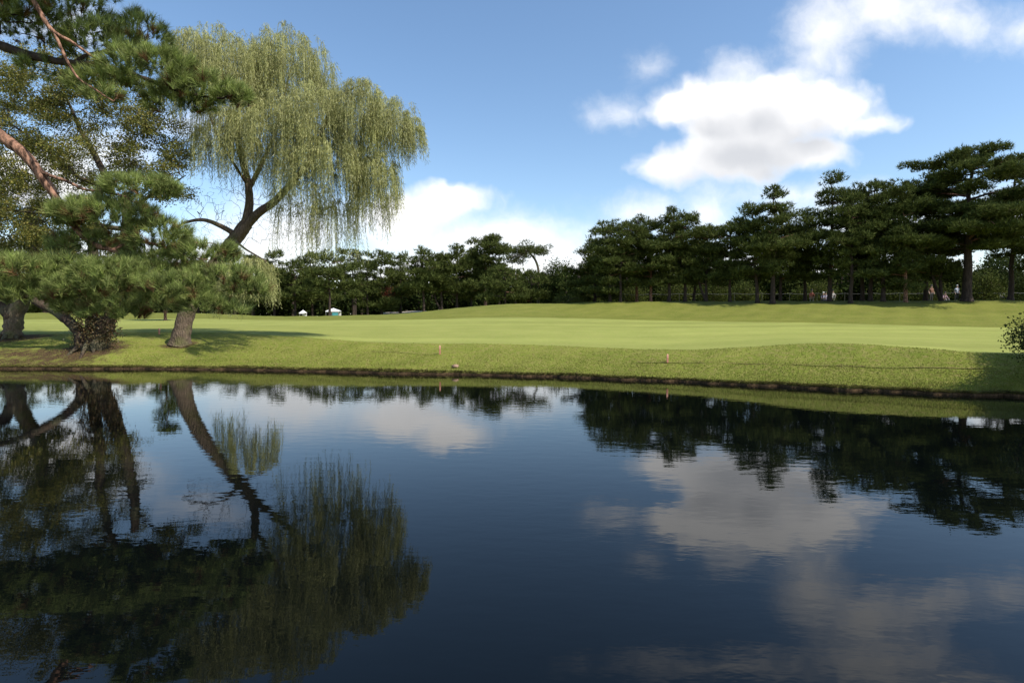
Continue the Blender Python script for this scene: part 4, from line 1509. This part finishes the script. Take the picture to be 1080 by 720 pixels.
# sand bunker beyond the left pines
mb = MB()
g = np.array([P(424, 326, 128)[0], 128.0])
a = np.linspace(0, 2 * pi, 40, endpoint=False)
rr = 1 + 0.15 * np.sin(3 * a) + 0.1 * np.sin(5 * a + 1)
ring = np.stack([g[0] + 4.6 * rr * np.cos(a), g[1] + 7.0 * rr * np.sin(a)], 1)
v = [[x, y, ground(x, y) + 0.45 + 0.06 * (y - 128)] for x, y in ring] + [[g[0], g[1], ground(g[0], g[1]) + 0.35]]
mb.add(v, [[k, (k + 1) % 40, 40] for k in range(40)])
skirt = [[x, y, ground(x, y) - 0.05] for x, y in ring]
mb.add(v[:40] + skirt, [[k, k + 40, (k + 1) % 40 + 40, (k + 1) % 40] for k in range(40)])
M['sand'] = plain_mat('bunker_sand', (0.52, 0.44, 0.33), 0.95, 0.12, 3)
o = mb.build('sand_bunker', M['sand'], smooth=True)
o['kind'] = 'structure'

# marquees glimpsed under the left pines
M['canvas'] = plain_mat('white_canvas', (0.75, 0.76, 0.78), 0.8, 0.05, 2)
M['teal'] = plain_mat('teal_banner', (0.10, 0.42, 0.46), 0.6, 0.05, 2)
M['metal'] = plain_mat('grey_metal', (0.35, 0.35, 0.36), 0.4, 0.05, 5)


def box(mb, lo, hi, mi=0):
    x0, y0, z0 = lo
    x1, y1, z1 = hi
    v = [[x0, y0, z0], [x1, y0, z0], [x1, y1, z0], [x0, y1, z0], [x0, y0, z1], [x1, y0, z1], [x1, y1, z1], [x0, y1, z1]]
    mb.add(v, [[3, 2, 1, 0], [4, 5, 6, 7], [0, 1, 5, 4], [1, 2, 6, 5], [2, 3, 7, 6], [3, 0, 4, 7]], mi)


def marquee(px, d, w, h, label, banner):
    x = (px - 540) / 600 * d
    t = thing('marquee', label, 'tent', (x, d, ground(x, d)), 'white marquees beyond the left pines')
    a = MB()
    box(a, (-w / 2, 0.9, 0.0), (w / 2, 0.95, h))
    a.build('back_wall', M['canvas'], t)
    a = MB()
    e = w / 2 + 0.15
    a.add([[-e, -1.1, h], [e, -1.1, h], [e, 1.1, h], [-e, 1.1, h], [0, 0, h + 0.8]], [[0, 1, 4], [1, 2, 4], [2, 3, 4], [3, 0, 4]])
    a.add([[-e, -1.1, h - 0.25], [e, -1.1, h - 0.25], [e, -1.1, h], [-e, -1.1, h]], [[0, 1, 2, 3]])
    a.build('canopy', M['canvas'], t)
    for sx in (-1, 1):
        for sy in (-1, 1):
            a = MB()
            tube(a, [[sx * w / 2, sy * 1.0, 0], [sx * w / 2, sy * 1.0, h]], [0.04, 0.04], 6)
            a.build('pole', M['metal'], t)
    if banner:
        a = MB()
        box(a, (w * 0.0, -1.02, 0.3), (w * 0.44, -0.98, h - 0.4))
        a.build('banner', M['teal'], t)


marquee(352, 152, 3.4, 1.5, 'white marquee with a teal banner glimpsed between left pine trunks', True)
marquee(320, 155, 1.2, 1.1, 'small plain white marquee left of the larger one, under pines', False)

# rope barrier behind the crest
M['rope'] = plain_mat('pale_rope', (0.17, 0.17, 0.19), 0.7, 0.1, 5)
M['post'] = plain_mat('grey_green_post', (0.06, 0.065, 0.05), 0.7, 0.2, 5)
rp = thing('rope_barrier', 'thin pale rope on short posts running behind the crest beneath the right pines', 'rope barrier', (0, 0, 0))
ends = []
for px in range(600, 1181, 29):
    d = np.interp(px, [600, 720, 900, 1080, 1180], [63, 62, 60, 57, 56])
    x = (px - 540) / 600 * d
    g0 = ground(x, d)
    a = MB()
    tube(a, [[x, d, g0 - 0.1], [x, d, g0 + 0.95]], [0.025, 0.02], 6)
    a.build('post', M['post'], rp)
    ends.append(np.array([x, d, g0 + 0.9]))
a = MB()
for e0, e1 in zip(ends[:-1], ends[1:]):
    s = np.linspace(0, 1, 7)[:, None]
    q = e0 * (1 - s) + e1 * s
    q[:, 2] -= 0.09 * 4 * (s * (1 - s)).ravel()
    tube(a, q, np.full(7, 0.011), 5, cap=False)
a.build('rope', M['rope'], rp)

# ---------------------------------------------------------------- spectators (tiny, behind the rope)
M['skin'] = plain_mat('skin', (0.48, 0.30, 0.22), 0.6, 0.05)
M['hair'] = plain_mat('dark_hair', (0.02, 0.016, 0.014), 0.6, 0.1)


def person(px, d, label, pose, shirt, trousers, hat=None, face=-pi / 2, seed=0):
    x = (px - 540) / 600 * d
    g0 = ground(x, d)
    t = thing('person', label, 'person', (x, d, g0), 'spectators behind the rope', rz=face + pi / 2)
    ms = plain_mat('shirt_cloth', shirt, 0.85, 0.08)
    mt = plain_mat('trouser_cloth', trousers, 0.85, 0.08)
    if pose == 'stand':
        hip, kn, an, toe = (0, 0, 0.93), [(0.10, -0.02, 0.50)] * 2, [(0.11, 0.02, 0.07)] * 2, [(0.12, -0.15, 0.03)] * 2
    elif pose == 'sit':
        hip, kn, an, toe = (0, 0.1, 0.16), [(0.16, -0.30, 0.42)] * 2, [(0.14, -0.52, 0.08)] * 2, [(0.15, -0.68, 0.04)] * 2
    else:   # crouch
        hip, kn, an, toe = (0, 0.12, 0.36), [(0.15, -0.26, 0.50)] * 2, [(0.14, -0.02, 0.07)] * 2, [(0.15, -0.18, 0.03)] * 2
    hx, hy, hz = hip
    lean_ = 0.0 if pose == 'stand' else -0.14
    chest = (0, hy + lean_, hz + 0.38)
    neck = (0, hy + lean_ * 1.25, hz + 0.53)
    head0 = (0, hy + lean_ * 1.3 - 0.01, hz + 0.62)
    head1 = (0, hy + lean_ * 1.3 - 0.02, hz + 0.76)
    vs = [(hip, 0.14), ((0, hy + lean_ * 0.5, hz + 0.2), 0.125), (chest, 0.15), (neck, 0.058), (head0, 0.085), (head1, 0.088)]
    es = [(0, 1), (1, 2), (2, 3), (3, 4), (4, 5)]
    for s in (-1, 1):
        b0 = len(vs)
        vs += [((s * 0.09, hy - 0.01, hz - 0.05), 0.095), ((s * kn[0][0], kn[0][1], kn[0][2]), 0.062), ((s * an[0][0], an[0][1], an[0][2]), 0.042), ((s * toe[0][0], toe[0][1], toe[0][2]), 0.036)]
        es += [(0, b0), (b0, b0 + 1), (b0 + 1, b0 + 2), (b0 + 2, b0 + 3)]
        b1 = len(vs)
        cz = chest[2]
        if pose == 'stand':
            el, wr, ha = (s * 0.26, chest[1] + 0.03, cz - 0.2), (s * 0.24, chest[1] - 0.10, cz - 0.42), (s * 0.23, chest[1] - 0.14, cz - 0.52)
        else:
            el, wr, ha = (s * 0.25, chest[1] - 0.12, cz - 0.2), (s * 0.16, chest[1] - 0.32, cz - 0.12), (s * 0.13, chest[1] - 0.40, cz - 0.1)
        vs += [((s * 0.18, chest[1], cz + 0.08), 0.062), (el, 0.042), (wr, 0.031), (ha, 0.035)]
        es += [(2, b1), (b1, b1 + 1), (b1 + 1, b1 + 2), (b1 + 2, b1 + 3)]
    me = bpy.data.meshes.new('body')
    me.from_pydata([v[0] for v in vs], es, [])
    ob = bpy.data.objects.new('body', me)
    COL.objects.link(ob)
    md = ob.modifiers.new('skin', 'SKIN')
    sv = me.skin_vertices[0].data
    for k, v in enumerate(vs):
        sv[k].radius = (v[1], v[1])
    sv[0].use_root = True
    sb_ = ob.modifiers.new('sub', 'SUBSURF')
    sb_.levels = sb_.render_levels = 2
    dg = bpy.context.evaluated_depsgraph_get()
    m2 = bpy.data.meshes.new_from_object(ob.evaluated_get(dg))
    bpy.data.objects.remove(ob, do_unlink=True)
    for mm in (M['skin'], ms, mt):
        m2.materials.append(mm)
    for pl in m2.polygons:
        c = pl.center
        pl.use_smooth = True
        if c.z > neck[2] - 0.01:
            pl.material_index = 0
        elif abs(c.x) > 0.14 and c.z < chest[2] - 0.06 and (pose == 'stand' and abs(c.x) > 0.19 or pose != 'stand' and c.y < chest[1] - 0.16 and c.z > hz + 0.12):
            pl.material_index = 0
        elif c.z > hz + 0.03 and (pose == 'stand' or c.y > kn[0][1] + 0.1 or c.z > kn[0][2] + 0.08):
            pl.material_index = 1
        else:
            pl.material_index = 2
    bo = bpy.data.objects.new('body', m2)
    COL.objects.link(bo)
    bo.parent = t
    a = MB()
    hc = np.array(head1) + [0, 0.015, 0.035]
    th, ph = np.meshgrid(np.linspace(0.0, 1.75, 7), np.linspace(0, 2 * pi, 13)[:-1], indexing='ij')
    v = np.stack([np.sin(th) * np.cos(ph) * 0.105, np.sin(th) * np.sin(ph) * 0.112, np.cos(th) * 0.10], -1) + hc
    q = []
    for i_ in range(6):
        for j_ in range(12):
            q.append([i_ * 12 + j_, (i_ + 1) * 12 + j_, (i_ + 1) * 12 + (j_ + 1) % 12, i_ * 12 + (j_ + 1) % 12])
    a.add(v.reshape(-1, 3), q)
    if hat:
        mh = plain_mat('hat_cloth', hat, 0.8, 0.05)
        v2 = v.copy()
        a.build('hat', mh, t, True)
    else:
        a.build('hair', M['hair'], t, True)


person(1008, 61, 'person standing in a pale blue shirt left of the thickest pine trunk', 'stand', (0.55, 0.60, 0.72), (0.05, 0.05, 0.06), (0.6, 0.6, 0.55))
person(995, 60, 'person in dusky pink sitting on the ground left of the thickest trunk', 'sit', (0.40, 0.27, 0.32), (0.25, 0.22, 0.28))
person(981, 61, 'person in an orange brown top standing beside the leaning twin trunks', 'stand', (0.20, 0.10, 0.07), (0.06, 0.06, 0.07))
person(855, 58, 'person in red top crouching at the left of the small group under the bush', 'crouch', (0.42, 0.14, 0.11), (0.40, 0.34, 0.32))
person(867, 60, 'person in dark clothes with pale cap, sitting second in the small group', 'sit', (0.10, 0.10, 0.16), (0.05, 0.05, 0.07), (0.7, 0.7, 0.68))
person(869.5, 59.5, 'person in lavender shirt sitting in the middle of the small group', 'sit', (0.45, 0.44, 0.58), (0.08, 0.08, 0.12))
person(877, 59, 'person in pale grey crouching at the right of the small group', 'crouch', (0.55, 0.54, 0.56), (0.35, 0.35, 0.38))
person(1055, 59, 'person with whitish top at the far right by the rope', 'crouch', (0.6, 0.62, 0.66), (0.05, 0.05, 0.07))
person(141, 130, 'person in pink standing far off on the left turf', 'stand', (0.65, 0.25, 0.32), (0.3, 0.12, 0.16))
person(147, 130, 'person in white sitting far off on the left turf', 'sit', (0.75, 0.74, 0.72), (0.5, 0.5, 0.5))
